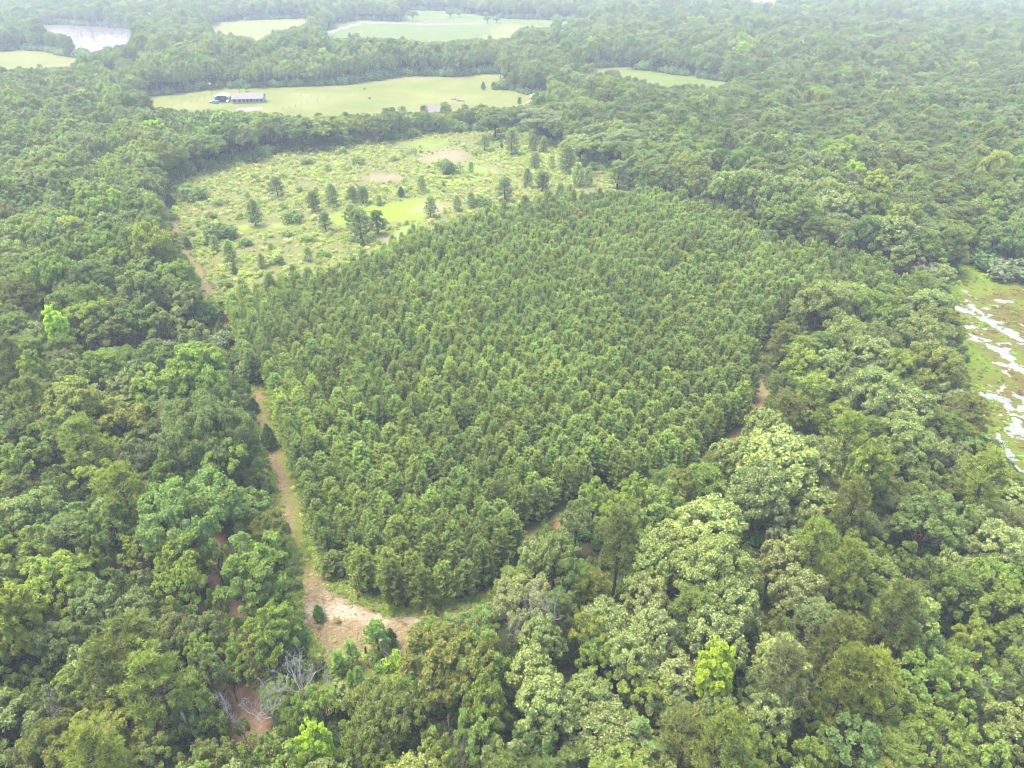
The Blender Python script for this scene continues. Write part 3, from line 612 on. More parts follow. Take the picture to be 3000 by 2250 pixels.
# ------------------------------------------------------------------ trees
# hand-placed crowns: photo pixel of the crown centre, crown width in pixels, prototype family, colour
MAN = """1740 1472 110 oak mid green|1862 1458 110 oak light green|1988 1440 100 oak olive|1690 1525 100 oak grey-green|632 1640 90 oak mid green|640 1748 80 oak mid green|694 1892 85 oak light green|640 1880 80 oak deep green|700 1705 60 oak deep green|655 1812 70 oak light green|724 1828 70 oak mid green|664 1958 70 open grey-green|738 1950 60 oak olive|690 2080 50 oak mid green|592 1267 270 spread grey-green|643 1357 165 open light green|393 1362 120 open pale grey|244 1294 130 tpine yellow-green|362 1448 130 tpine yellow-green|280 1407 130 oak yellow-green
493 1412 110 oak mid green|560 1502 300 spread blue-green|772 1525 130 spread olive|325 1556 150 oak deep green|122 1511 150 oak grey-green|172 1430 90 oak grey-green|68 1366 130 oak mid green|149 1299 150 oak deep green
217 1208 200 oak olive|362 1244 150 oak olive|190 1118 140 oak grey-green|307 1090 120 oak mid green|452 1150 130 oak light green|579 1100 190 oak mid green|402 1136 80 oak grey-green|104 1100 70 lime yellow-green
90 1633 180 oak light green|280 1624 90 oak mid green|542 1633 165 oak light green|750 1642 175 oak mid green|149 1719 220 open light green|344 1731 110 oak deep green|407 1677 70 open pale grey|533 1719 160 open light green
741 1718 190 oak mid green|812 1778 80 oak deep green|59 1853 130 lime yellow-green|289 1795 150 oak grey-green|181 1903 150 oak grey-green|475 1822 150 spread pale grey|398 1903 190 tpine olive|452 1994 200 tpine yellow-green
316 1985 150 tpine olive|592 1912 100 open light green|601 1966 110 open grey-green|765 1867 120 oak yellow-green|806 1888 125 oak mid green|806 1992 115 spread mid green|752 1935 90 oak deep green|570 2060 120 oak mid green
619 2115 100 oak deep green|172 2084 120 open pale grey|45 1998 100 oak deep green|915 2165 105 lime lime green|669 2160 60 lime light green|766 2210 120 oak mid green|858 2052 135 spread mid green|280 2229 110 tpine yellow-green
158 2195 230 spread olive|529 2138 100 oak blue-green|460 2230 140 oak grey-green|1362 1935 215 spread olive|1536 1753 190 spread pale grey|1568 1649 110 cream cream-tipped green|1288 1943 230 oak olive|1400 1938 170 oak mid green
1559 1992 150 cream cream-tipped green|1586 1893 140 cream cream-tipped green|1110 2075 210 spread olive|1220 2097 150 oak olive|940 2065 110 oak light green|1138 2187 72 lime light green|1369 2033 130 oak grey-green|1423 2074 140 oak mid green
1062 2155 180 spread mid green|1278 2223 130 oak light green|1405 2160 150 oak mid green|1600 2088 190 cream cream-tipped green|1559 2178 150 oak blue-green|1627 1599 140 spread grey-green|1807 1490 150 spread light green|1934 1490 150 oak blue-green
2064 1440 150 mpine light green|2223 1454 190 cream grey-green|2064 1563 220 cream cream-tipped green|1811 1584 130 tpine olive|1890 1580 80 oak mid green|1890 1664 165 cream light green|2079 1682 230 cream cream-tipped green|1735 1743 125 mpine yellow-green
1890 1769 140 cream tan green|2144 1798 160 cream grey-green|1916 1870 160 cream tan green|1717 1866 110 oak yellow-green|1843 1930 150 cream grey-green|2097 1888 190 cream grey-green|2260 1660 100 cream tan green|2097 1961 110 lime lime green
1746 1942 110 oak light green|1690 1700 110 oak deep green|2375 1172 140 mpine light green|2565 1170 170 cream grey-green|2655 1222 160 cream grey-green|2280 1236 75 lime yellow-green|2393 1250 130 oak mid green|2479 1290 110 tpine light green
2651 1317 190 oak grey-green|2226 1272 110 cream olive|2289 1375 250 cream cream-tipped green|2384 1371 150 cream grey-green|2203 1353 130 cream cream-tipped green|2533 1407 110 lime yellow-green|2493 1489 110 tpine olive|2588 1434 100 oak olive
2723 1534 210 open blue-green|2710 1412 90 oak grey-green|2787 1440 90 open olive|2882 1403 130 tpine yellow-green|2787 1353 110 open pale grey|2859 1529 90 cream cream-tipped green|2913 1620 160 cream tan green|2384 1615 90 tpine light green
2475 1606 100 oak mid green|2479 1675 105 tpine yellow-green|2285 1579 90 open pale grey|2574 1606 80 oak mid green|2113 1548 120 cream grey-green|2298 1665 150 cream tan green|2669 1674 140 oak deep green|2782 1683 110 cream cream-tipped green
2262 1844 100 oak olive|2339 1763 165 cream tan green|2628 1808 120 tpine olive|2533 1781 85 oak blue-green|2452 1908 130 tpine olive|2289 1985 110 tpine tan green|2723 1903 100 open blue-green|2687 1998 180 oak mid green
2479 1994 105 tpine yellow-green|2552 2010 90 tpine yellow-green|2918 1786 190 oak mid green|2845 1903 130 oak yellow-green|2949 2020 120 open grey-green|2095 2066 120 cream grey-green|2217 2034 120 oak grey-green|2253 2102 150 cream grey-green
2122 2183 110 tpine yellow-green|2398 2080 90 oak mid green|2488 2183 170 oak blue-green|2723 2179 200 open light green|2815 2080 100 oak light green|2375 2215 120 oak mid green|2253 2224 120 open light green|2882 2223 150 oak light green
2415 905 165 oak grey-green|2525 915 130 oak mid green|2600 955 115 oak deep green|2480 1010 130 cream cream-tipped green|2700 990 150 oak grey-green|2545 1060 140 cream grey-green|2730 1090 170 oak olive|2300 1010 100 mpine olive
2350 1080 110 oak light green|2640 1040 60 oak deep green|2430 1090 110 cream cream-tipped green|2770 1180 80 open pale grey|2755 835 95 open grey-green|2650 905 75 oak grey-green|2330 950 70 oak deep green|2900 700 90 oak blue-green
345 610 46 lime lime green|168 962 62 lime lime green|192 905 110 oak mid green|310 985 110 oak grey-green|470 1065 120 oak grey-green|400 950 120 oak deep green|480 950 120 oak grey-green|556 885 95 oak grey-green
420 860 130 oak grey-green|572 992 95 oak grey-green|512 1040 115 spread grey-green|95 1180 110 tpine olive|30 1060 100 tpine olive|60 870 110 tpine olive|480 470 110 oak olive|600 440 130 oak deep green|880 390 120 oak deep green|960 385 120 oak light green|1110 370 90 oak deep green|1590 370 130 oak pale grey|1450 360 110 oak deep green
1700 430 110 oak grey-green|1810 440 150 oak grey-green|1900 480 120 oak deep green|2180 540 110 oak grey-green|2290 575 120 oak grey-green|2500 520 60 lime lime green|2560 570 80 lime yellow-green|2660 650 70 lime yellow-green|2440 620 130 cream grey-green|2620 700 140 cream grey-green"""
FAM = {'oak': ['oak_a', 'oak_b', 'oak_c', 'oak_d', 'oak_e', 'oak_f'], 'cream': ['cream_a', 'cream_b'], 'spread': ['spread_a', 'spread_b'], 'open': ['open_a', 'oak_f'],
       'lime': ['lime_a', 'lime_b'], 'tpine': ['tpine_a', 'tpine_b', 'tpine_c'], 'mpine': ['mpine_a', 'mpine_b']}
def best_proto(fam, R):
    c = sorted(FAM[fam], key=lambda p: abs(math.log(PROTO[p]['R']/R)))
    return c[0] if random.random() < .55 or len(c) < 2 or abs(math.log(PROTO[c[1]]['R']/R)) > .6 else c[1]
TREES = []
for ent in MAN.replace('\n', '|').split('|'):
    a = ent.split(' ', 4); px, py, w, fam, colr = int(a[0]), int(a[1]), int(a[2]), a[3], a[4]
    zc = 9.0
    for _ in range(3):
        R = w/2*depth(px, py, zc)/FPX
        zc = 4.0 if (px > 2700 and py < 850) else 6.8 if (350 < py < 520) else 12.5 if fam == 'tpine' else 11.5 if fam == 'lime' else (min(12, max(6, R*1.6)) if fam == 'mpine' else min(12.0, max(6.5, 5.5+.8*R)))
    p = G(px, py, zc)
    if fam == 'tpine': R = min(max(R, 2.8), 5.2)
    pr = best_proto(fam, R); P = PROTO[pr]; s = R/P['R']; zs = min(1.55, max(.7, zc/(P['zc']*s)))
    TREES.append(dict(x=p[0], y=p[1], R=R, zs=zs, proto=pr, fam=fam, col=colr, man=True, px=px, py=py, H=P['H']*s*zs))

# automatic fill of the woods
cand = []
y = 34.0
while y < 1560:
    sp_ = 4.2 if y < 125 else 5.1 if y < 260 else (5.6 if y < 520 else (7.4 if y < 900 else 9.0))
    xm = .80*y+60
    for x in np.arange(-xm, xm, sp_):
        cand.append((x+random.uniform(-.38, .38)*sp_, y+random.uniform(-.38, .38)*sp_, sp_))
    y += sp_*.92
cand = np.array(cand)
RR = np.where(cand[:, 2] < 4.5, rng.uniform(2.3, 3.9, len(cand)), np.where(cand[:, 2] < 6, rng.uniform(2.9, 5.0, len(cand)), rng.uniform(3.8, 6.2, len(cand))*np.where(cand[:, 2] > 8, 1.15, 1)))
cl = np.array([nz(c[0], c[1], .011, 5) for c in cand]); cl2 = np.array([nz(c[0], c[1], .03, 9) for c in cand])
right = np.clip((cand[:, 0]+cand[:, 1]*.05-30)/120, 0, 1)*np.clip((cand[:, 1]-190)/100, 0, 1)
isp = rng.random(len(cand)) < np.clip(.10+.50*right+.5*cl, .03, .75)
HH = np.where(isp, rng.uniform(12, 17, len(cand)), np.minimum(17, 6.5+1.9*RR)*rng.uniform(.8, 1.12, len(cand)))
HH = np.where(cand[:, 1] < 130, np.minimum(HH, rng.uniform(8, 11.5, len(cand))), HH)
HH *= np.where(cand[:, 1] > 500, 1.08, 1.0)*(1+.35*cl2)*np.where(rng.random(len(cand)) < .06, 1.2, 1)
RR = np.where(isp, np.minimum(RR, 3.9), RR)
RR *= 1.12
def pts(dx, hz, dy=0.0): return np.stack([cand[:, 0]+dx, cand[:, 1]+dy, hz], -1)
base_ok = dist_line(cand, [G(*p) for p in RTP]) > 2.0
PWX = [G(x, y, 8.0 if (y < 880 and x >= 700 and x < 2690) else 0)[:2] for x, y in V_PLANT]
fwd_ = cand[:, :2]-cand[:, :2]/np.linalg.norm(cand[:, :2], axis=1)[:, None]*13
behind = inpoly(fwd_, PWX) & ~inpoly(cand, PWX) & (dist_line(cand, PWX+[PWX[0]]) > 2.2)
base_ok &= ~inpoly(cand, PWX)
base_ok &= dist_line(cand, [G(*p) for p in [(735,2300),(738,2160),(715,2000),(680,1840),(645,1660),(575,1500),(540,1380)]]) > 2.6
ok = np.zeros(len(cand), bool); fac = np.ones(len(cand))
for f_ in (1.0, .82, .66, .5, .36):
    h_ = HH*f_; r_ = RR*max(f_, .6); o_ = base_ok.copy()
    for q in (pts(0, np.zeros(len(cand))), pts(0, h_), pts(0, h_*.6), pts(r_*.8, h_*.62), pts(-r_*.8, h_*.62), pts(0, h_*.25, -r_*.6), pts(r_*.45, h_*.93), pts(-r_*.45, h_*.93), pts(r_*.95, h_*.45), pts(-r_*.95, h_*.45)):
        pxy = proj(q)
        w_ = np.nonzero(o_ & ~ok)[0]; pw = pxy[w_]; hit = np.zeros(len(w_), bool)
        for poly in OPEN: hit |= (inpoly(pw, poly) & ~behind[w_]) if poly is V_PLANT else inpoly(pw, poly)
        o_[w_[hit]] = False
    new = o_ & ~ok; fac[new] = f_; ok |= o_
HH *= fac; RR *= np.maximum(fac, .6)
mx = np.array([(t_['x'], t_['y'], t_['R']) for t_ in TREES])
d = np.linalg.norm(cand[:, None, :2]-mx[None, :, :2], axis=2)
ok &= (d > .66*mx[None, :, 2]+.42*RR[:, None]).all(1)
# nearer fill trees keep clear of the hand-placed crowns
near_ = np.nonzero(ok & (cand[:, 1] < 150))[0]
ca = proj(np.stack([cand[near_, 0], cand[near_, 1], HH[near_]*.6], -1)); wa = RR[near_]*FPX/(cand[near_, 1]*cp+CAM_H*sp*.9)
bad = np.zeros(len(near_), bool)
for t_ in TREES:
    wm = t_['R']*FPX/(t_['y']*cp+CAM_H*sp*.88); e = .72*wm+.55*wa
    bad |= (np.hypot(ca[:, 0]-t_['px'], (ca[:, 1]-t_['py'])*1.1) < e) & (cand[near_, 1] < t_['y']-.5)
ok[near_[bad]] = False
KW = ['olive', 'deep green', 'mid green', 'grey-green', 'light green', 'yellow-green', 'blue-green', 'cream-tipped green', 'pale grey', 'lime green', 'tan green']
for i in np.nonzero(ok)[0]:
    x, y = cand[i, :2]; k = cl2[i]
    w = [.8, 1.5+2*max(0, -k), 2.6, 3.2, 1.0+2*max(0, k), .5, 1.0, .8, .35, .02 if y < 500 else .008, .35]
    colr = random.choices(KW, w)[0]
    if isp[i]: fam, colr = 'tpine', random.choice(['olive', 'mid green', 'grey-green', 'light green', 'grey-green', 'mid green'])
    else:
        fam = random.choices(['oak', 'cream', 'spread', 'open', 'lime'], [6, 1, .9, 1.2, .25])[0]
        if colr == 'cream-tipped green': fam = 'cream'
        if colr in ('lime green', 'pale grey') and y < 220: colr = 'mid green'
        if colr == 'lime green': fam = 'lime'
    R = float(RR[i]); pr = best_proto(fam, R)
    if fam == 'tpine': pr = random.choice(FAM['tpine'])
    P = PROTO[pr]; s = R/P['R']; zs = min(1.7, max(.6, HH[i]/(P['H']*s)))
    q = proj((x, y, HH[i]*.6))
    TREES.append(dict(x=x, y=y, R=R, zs=zs, proto=pr, fam=fam, col=colr, man=False, px=float(q[0]), py=float(q[1]), H=P['H']*s*zs))
print('trees', len(TREES))
# plantation: rows parallel to its left edge
A0 = np.array(G(905, 1600)[:2]); A1 = np.array(G(690, 880)[:2]); ux = (A1-A0)/np.linalg.norm(A1-A0); uy = np.array([ux[1], -ux[0]])
PW = []
for (x, y) in V_PLANT:
    top_edge = (y < 880 and not (x < 700)) and x < 2690
    PW.append(G(x, y, 8.0 if top_edge else 0)[:2])
PINES = []
for i in range(-20, 90):
    for j in range(-1, 80):
        p = A0+ux*i*2.4+uy*(j*3.25+2.3)+rng.normal(size=2)*.2
        PINES.append(p)
PINES = np.array(PINES)
keep = inpoly(PINES, PW) & (dist_line(PINES, [G(*p) for p in RTP]) > 2.6)
PINES = PINES[keep & (rng.random(len(PINES)) > .035)]
PT = []
for p in PINES:
    k = nz(p[0], p[1], .03, 2)
    pr = random.choice(['ypine_a', 'ypine_b', 'ypine_c', 'ypine_d']); hh = random.gauss(7.7, .75)*(1+.12*k)*(.72 if random.random() < .04 else 1)
    R = random.uniform(1.65, 2.15)*(1+.08*k); zs = hh/(PROTO[pr]['H']*R/PROTO[pr]['R'])
    b = random.uniform(.84, 1.15)*(1+.25*nz(p[0], p[1], .05, 17)); w = random.uniform(-.08, .08)
    tint = (.109*b*(1+w), .137*b, .040*b*(1-w))
    if random.random() < .0015: tint = (.15, .115, .045)
    PT.append(dict(x=p[0], y=p[1], R=R, zs=zs, proto=pr, tint=tint, H=PROTO[pr]['H']*R/PROTO[pr]['R']*zs, fam='ypine'))
print('plantation pines', len(PT))

# which trees show, and how much: paint crowns front to back on a coarse grid
def shown(items, cell=7):
    W, Hh = 3000//cell+1, 2250//cell+1; buf = np.zeros((Hh, W), bool); gy, gx = np.mgrid[0:Hh, 0:W]
    for it in sorted(items, key=lambda k: k['y']*cp-(it_z(k)-CAM_H)*sp):
        z0, z1 = it['H']*(.25 if it['fam'] != 'ypine' else .1), it['H']
        a = proj((it['x'], it['y'], z1)); b = proj((it['x'], it['y'], z0)); dz = it['y']*cp-(it['H']*.6-CAM_H)*sp
        rx = it['R']*FPX/dz*.92; cyy = (a[1]+b[1])/2; ry = max(abs(a[1]-b[1])/2, rx*.5); cxx = (a[0]+b[0])/2
        x0, x1 = int(max(0, (cxx-rx)//cell)), int(min(W, (cxx+rx)//cell+2)); y0, y1 = int(max(0, (cyy-ry)//cell)), int(min(Hh, (cyy+ry)//cell+2))
        if x1 <= x0 or y1 <= y0: it['vis'] = 0; continue
        m = ((gx[y0:y1, x0:x1]*cell-cxx)/rx)**2+((gy[y0:y1, x0:x1]*cell-cyy)/ry)**2 < 1
        s = buf[y0:y1, x0:x1]; it['vis'] = int((m & ~s).sum()); s |= m
def it_z(k): return k['H']*.6
shown([t_ for t_ in TREES if t_['y'] < 520]+PT)
ORD = 'first second third fourth fifth sixth seventh eighth ninth tenth eleventh twelfth'.split()
def where(x, y):
    if y < 330: return 'on the far side of the meadow by the pasture'
    if x < 1000 and y < 520: return 'in the left woods behind the meadow'
    if x >= 1000 and y < 520: return 'in the dark belt at the far end of the meadow' if x < 1650 else 'in the right woods behind the plantation'
    if x > 1650 and y < 800: return 'in the right woods behind the plantation' if x < 2350 else 'in the far right woods above the marsh pond'
    if x > 2200 and y < 1110: return 'in the clump between plantation and marsh pond'
    if x > 2450 and y < 1330: return 'on the bank left of the marsh pond'
    if x > 2620 and y < 1620: return 'in the woods below the marsh pond'
    if x > 2000 and y < 1620: return 'beside the grassy track right of the plantation'
    if x > 1480 and y < 1760: return "under the plantation's lower right edge"
    if x > 2550: return 'in the lower right corner woods' if y > 1900 else 'in the right woods below the marsh pond'
    if x > 1950: return 'along the bottom edge right of centre' if y > 1960 else 'in the lower right woods among cream-tipped crowns'
    if x > 1480: return 'in the woods right of the grey bare-limbed tree' if y < 2050 else 'along the bottom edge near the centre'
    if x > 1000 and y > 1800: return 'right of the sandy clearing' if (y < 2010 and x > 1180) else 'below the sandy clearing'
    if x > 680 and y > 1840: return 'between the red dirt road and sandy clearing' if y < 2080 else 'at the bottom beside the red dirt road'
    if x > 640 and y > 1560: return 'on the bank left of the sandy clearing'
    if x > 440 and y > 1860: return 'just left of the red dirt road'
    if y > 1960: return 'in the lower left corner woods'
    if y > 1640: return 'in the left woods beside the hidden dirt road'
    if y > 1240: return 'along the left side of the sand track' if x > 430 else 'in the left woods level with the sand track'
    if y > 860: return "in the left woods by the plantation's far corner" if x > 330 else 'at the left edge level with the plantation'
    return 'in the left woods beside the meadow'
FORM = {'oak': 'round-crowned', 'cream': 'billowing', 'spread': 'wide spreading', 'open': 'loose-crowned', 'lime': 'narrow upright', 'tpine': 'tall tufted', 'mpine': 'rounded'}
def sizew(R): return 'large' if R > 5.6 else ('small' if R < 3.1 else 'middling')
def fit(l):
    w = l.split()
    for cut in ('the', 'the', 'woods', 'the'):
        if len(w) > 16 and cut in w: w.remove(cut)
    return ' '.join(w)
def label_groups(items, noun, fmt):
    """one label per thing: look and place first, then its order among those that share both"""
    by = {}
    for it in items: by.setdefault(fmt(it), []).append(it)
    for k, g_ in by.items():
        g_.sort(key=lambda q: q['px'])
        for n, it in enumerate(g_):
            if len(g_) == 1: it['label'] = k
            elif n == len(g_)-1: it['label'] = k+', rightmost such'
            elif n == 0: it['label'] = k+', leftmost such'
            else: it['label'] = k+', '+(ORD[n] if n < 12 else 'farther')+' from left'
            it['label'] = fit(it['label'])
infr = lambda t_: -10 < t_['px'] < 3010 and -10 < t_['py'] < 2255
ind = []
for nm, fams, cap in (('broadleaf_tree', ('oak', 'cream', 'spread', 'open', 'lime'), 300), ('tall_pine', ('tpine', 'mpine'), 200)):
    c = [t_ for t_ in TREES if t_['fam'] in fams and infr(t_) and (t_.get('vis', 0) >= 6 or t_['man'])]
    c.sort(key=lambda q: (not q['man'], -q.get('vis', 0))); c = c[:cap]
    noun = 'tree' if nm == 'broadleaf_tree' else 'pine'
    label_groups(c, noun, lambda q: f"{sizew(q['R'])} {q['col']} {FORM[q['fam']]} {noun} {where(q['px'], q['py'])}")
    grp = 'broadleaf trees of the woods' if noun == 'tree' else 'tall pines among the broadleaf trees'
    for q in c:
        q['ind'] = True
        plant(nm, q['proto'], q['x'], q['y'], q['R'], q['zs'], tint_of(q['col']), q['label'], 'broadleaf tree' if noun == 'tree' else 'pine tree', grp)
    ind += c
for q in PT:
    a = proj((q['x'], q['y'], q['H']*.6)); q['px'], q['py'] = float(a[0]), float(a[1])
    dl = float(dist_line(np.array([[q['x'], q['y']]]), [tuple(A0), tuple(A1)])[0]); q['edge'] = dl
pf = sorted([q for q in PT if infr(q)], key=lambda q: -q.get('vis', 0))[:300]
for q in pf: q['front'] = proj((q['x'], q['y'], 0))[1] > 1640 and q['vis'] > 60
fr = sorted([q for q in pf if q['front']], key=lambda q: q['px'])
for q in pf:
    q['ind'] = True
    if q['front'] and fr.index(q) < 12: lab, grp = f"plantation pine facing the sandy clearing, {ORD[fr.index(q)]} from left along the front edge", 'front edge pines of the plantation'
    elif q['front']: lab, grp = 'plantation pine on the right part of the front edge by the clearing', 'right front edge pines of the plantation'
    elif q['edge'] < 5: lab, grp = 'plantation pine in the edge row along the left sand track', 'edge row pines along the sand track'
    elif q['py'] > 1450: lab, grp = 'full-crowned plantation pine packed just behind the front edge', 'pines behind the plantation front edge'
    elif q['py'] > 1200: lab, grp = 'young plantation pine standing in the middle of the lower stand', 'pines of the lower plantation'
    else: lab, grp = 'young plantation pine in the upper rows, one of many alike', 'pines of the upper plantation'
    plant('young_pine', q['proto'], q['x'], q['y'], q['R'], q['zs'], q['tint'], lab, 'young pine', grp)

# ------------------------------------------------------------------ meadow trees, shrubs, things in the clearing
def height_for(px, py, hpx):
    x, y, _ = G(px, py); lo, hi = .1, 30
    for _ in range(30):
        m = (lo+hi)/2
        if proj((x, y, m))[1] > py-hpx: lo = m
        else: hi = m
    return lo
def put(name, proto, px, py, hpx, tint, label, cat, group=None, wid=1.0, **kw):
    x, y, _ = G(px, py); h = height_for(px, py, hpx); P = PROTO[proto]; s = h/P['H']
    return plant(name, proto, x, y, P['R']*s*wid, 1/wid, tint, label, cat, group, **kw)
DK = (.045, .072, .022); PN = (.115, .142, .060); PG = (.135, .162, .070); CE = (.055, .092, .022)
put('cedar_tree', 'cedar_b', 937, 1816, 44, CE, 'small dark round cedar standing alone on the pale sandy clearing', 'cedar tree', wid=.9)
put('cedar_tree', 'cedar_a', 793, 1312, 70, CE, 'slender cedar standing in the middle of the sand track', 'cedar tree', wid=1.05)
put('cedar_tree', 'cedar_b', 1147, 1890, 50, DK, 'dark cedar tucked behind the rounded pine in the clearing', 'cedar tree', wid=.85)
put('cedar_tree', 'cedar_a', 746, 1206, 42, DK, 'short dark cedar on the left verge at the track top', 'cedar tree', wid=1.3)
put('cedar_tree', 'cedar_c', 652, 992, 52, CE, 'narrow dark cedar by the bend of the upper track', 'cedar tree', wid=1.2)
put('cedar_tree', 'cedar_a', 502, 604, 38, DK, 'dark cedar beside the top end of the meadow track', 'cedar tree', wid=1.4)
put('cedar_tree', 'cedar_c', 552, 728, 34, DK, 'dark cedar on the meadow side of the track bend', 'cedar tree', wid=1.5)
put('cedar_tree', 'cedar_c', 1176, 576, 30, DK, 'dark conical cedar above the bright green patch', 'cedar tree', wid=1.6)
put('cedar_tree', 'cedar_c', 1300, 550, 19, DK, 'tiny dark cone cedar in the upper middle meadow', 'cedar tree', wid=1.3)
put('cedar_tree', 'cedar_b', 1063, 722, 24, CE, 'small round cedar below the three grouped meadow pines', 'cedar tree')
put('cedar_tree', 'cedar_c', 1470, 434, 18, DK, 'small cedar right of the dark pine at the meadow top', 'cedar tree', wid=1.3)
put('cedar_tree', 'cedar_c', 689, 802, 30, CE, 'small cedar low in the meadow above the plantation corner', 'cedar tree', wid=1.3)
put('field_pine', 'mpine_a', 1111, 1918, 96, (.135, .195, .06), 'rounded young pine with bare lower stem in the sandy clearing', 'pine tree', wid=1.0)
put('field_pine', 'ypine_e', 1037, 1956, 80, (.135, .195, .06), 'thin young pine, tallest of those below the sandy clearing', 'pine tree', wid=.95)
put('field_pine', 'ypine_e', 998, 1972, 66, (.135, .195, .06), 'thin young pine just left of the tallest clearing sapling', 'pine tree', wid=.95)
put('field_pine', 'ypine_e', 1056, 2014, 60, (.135, .195, .06), 'thin pine sapling nearest the bottom of the clearing', 'pine tree', wid=.85)
put('field_pine', 'ypine_e', 1032, 2012, 46, (.135, .195, .06), 'short pine sapling left of the lowest clearing sapling', 'pine tree', wid=.85)
put('field_pine', 'ypine_e', 980, 2066, 58, (.135, .195, .06), 'pine sapling in the brush under the clearing', 'pine tree', wid=1.1)
put('shrub', 'bush_a', 1160, 1958, 42, (.15, .20, .035), 'yellow-green shrub at the right end of the fallen log', 'shrub', wid=.7)
put('shrub', 'bush_c', 985, 1972, 24, (.10, .13, .04), 'low green shrub under the pair of thin pines', 'shrub', wid=1.3)
put('shrub', 'bush_b', 958, 1978, 20, (.09, .14, .03), 'green shrub on the left edge of the clearing brush', 'shrub')
put('shrub', 'bush_c', 1095, 1936, 20, (.10, .12, .035), 'low shrub round the foot of the rounded clearing pine', 'shrub', wid=1.3)
put('shrub', 'bush_b', 1118, 1962, 18, (.11, .16, .04), 'small bright shrub below the fallen log', 'shrub')
put('shrub', 'bush_a', 1268, 1786, 40, (.13, .14, .035), 'yellowish shrub against the front plantation pines', 'shrub')
put('shrub', 'bush_c', 735, 1112, 60, (.10, .12, .065), 'greyish tall shrub where the sand track begins', 'shrub', wid=.8)
put('shrub', 'bush_c', 704, 1088, 62, DK, 'dark dense shrub at the plantation edge above the track', 'shrub', wid=1.0)
put('shrub', 'bush_c', 612, 942, 66, (.07, .10, .03), 'big dark shrub left of the upper track bend', 'shrub', wid=1.1)
put('shrub', 'bush_c', 660, 1010, 40, (.10, .12, .07), 'grey shrub on the plantation side of the upper track', 'shrub', wid=1.1)
put('shrub', 'bush_c', 2875, 785, 62, (.07, .11, .04), 'dark blue-green tall bush at the green head of the marsh', 'shrub', wid=1.2)
put('shrub', 'bush_c', 2968, 822, 58, (.10, .12, .07), 'grey spreading bush at the right edge above the marsh', 'shrub', wid=1.5)
put('shrub', 'bush_a', 2930, 780, 40, (.065, .10, .035), 'small dark bush between the two big bushes above the marsh', 'shrub', wid=1.2)
put('shrub', 'bush_b', 988, 1824, 16, (.22, .20, .09), 'dry seedling on the white sand of the clearing', 'shrub', wid=.6)
MP = [(1420,440,42,'dark bushy pine at the top of the meadow','mpine_a'),(1500,452,72,'pale tall pine near the meadow top','ypine_a'),(1562,442,46,'pine left of two near the right meadow top','ypine_b'),(1592,446,42,'pine right of two near the right meadow top','ypine_b'),
 (1237,562,46,'pine above the right end of the bright green patch','ypine_d'),(1478,590,66,'broad pine near the plantation edge, right part of meadow','mpine_a'),(1567,495,46,'round pine in the upper right meadow','mpine_b'),(1615,492,36,'thin pine in the upper right meadow','ypine_e'),
 (1545,548,52,'pine in the right meadow, left of a pair','ypine_b'),(1588,562,56,'pine in the right meadow, right of a pair','mpine_b'),(1660,505,78,'pale pine among the thickening right meadow growth','ypine_a'),(1692,545,64,'pale pine below the thick right meadow growth','ypine_b'),(1722,545,52,'pine close to the right woods in the meadow corner','ypine_d'),
 (1808,555,78,'dense round pine at the plantation far corner','mpine_a'),(1840,560,60,'round pine just right of the dense corner pine','mpine_b'),(1640,592,52,'pine at the plantation edge, right part','ypine_b'),(1668,585,44,'small pine behind the right plantation edge','ypine_d'),(1065,597,48,'bushy pine above the bright patch, right of a pair','mpine_b'),
 (1035,592,42,'bushy pine above the bright patch, left of a pair','mpine_b'),(975,602,60,'pale full pine left of the bright patch','ypine_a'),(922,617,52,'flat-topped dark pine in the middle left meadow','mpine_b'),(955,677,52,'dark pine beside the left tip of the bright patch','mpine_a'),(1060,705,88,'biggest of three grouped pines below the bright patch','mpine_a'),
 (1036,668,62,'leaning back pine of the three below the bright patch','mpine_b'),(1108,687,66,'right pine of the three grouped below the bright patch','mpine_a'),(1263,637,58,'spiky open pine at the right end of the bright patch','ypine_e'),(1340,617,42,'small pine right of the spiky open pine','ypine_d'),(1380,607,42,'slim pine above the middle plantation edge','ypine_e'),
 (1407,657,42,'thin pine poking up at the plantation edge','ypine_e'),(1450,645,40,'round pine touching the plantation edge','mpine_b'),(1537,628,52,'dark pine at the plantation edge, tall','ypine_b'),(1570,622,46,'pale pine at the plantation edge','ypine_b'),(1211,687,30,'thin pine sapling on the plantation side of the lime strip','ypine_e'),
 (1240,690,28,'pine sapling at the plantation edge by the lime strip','ypine_e'),(1112,602,30,'small double sapling inside the bright patch','ypine_e'),(814,574,52,'broad pine in the left middle meadow','mpine_a'),(750,662,74,'pale pine at the left end of the lime strip','ypine_a'),(678,768,60,'pale pine in the lower left meadow','ypine_b'),(633,735,42,'pale pine left of the lower meadow growth','ypine_d'),
 (904,764,40,'thin pine at the lower meadow near the plantation','ypine_e'),(769,785,40,'pine in the brush above the plantation corner','ypine_d'),(1380,505,30,'lone slim pine in the upper meadow','ypine_e'),(728,588,26,'small pine in the left meadow','ypine_e')]
for px, py, h, lab, pr in MP:
    k = random.uniform(.85, 1.15); c = PN if 'dark' in lab or pr.startswith('m') else PG
    put('field_pine', pr, px, py, h*1.08, tuple(v*k for v in c), lab, 'pine tree', 'pines scattered over the meadow', wid=1.55 if pr.startswith('ypine') else 1.45)
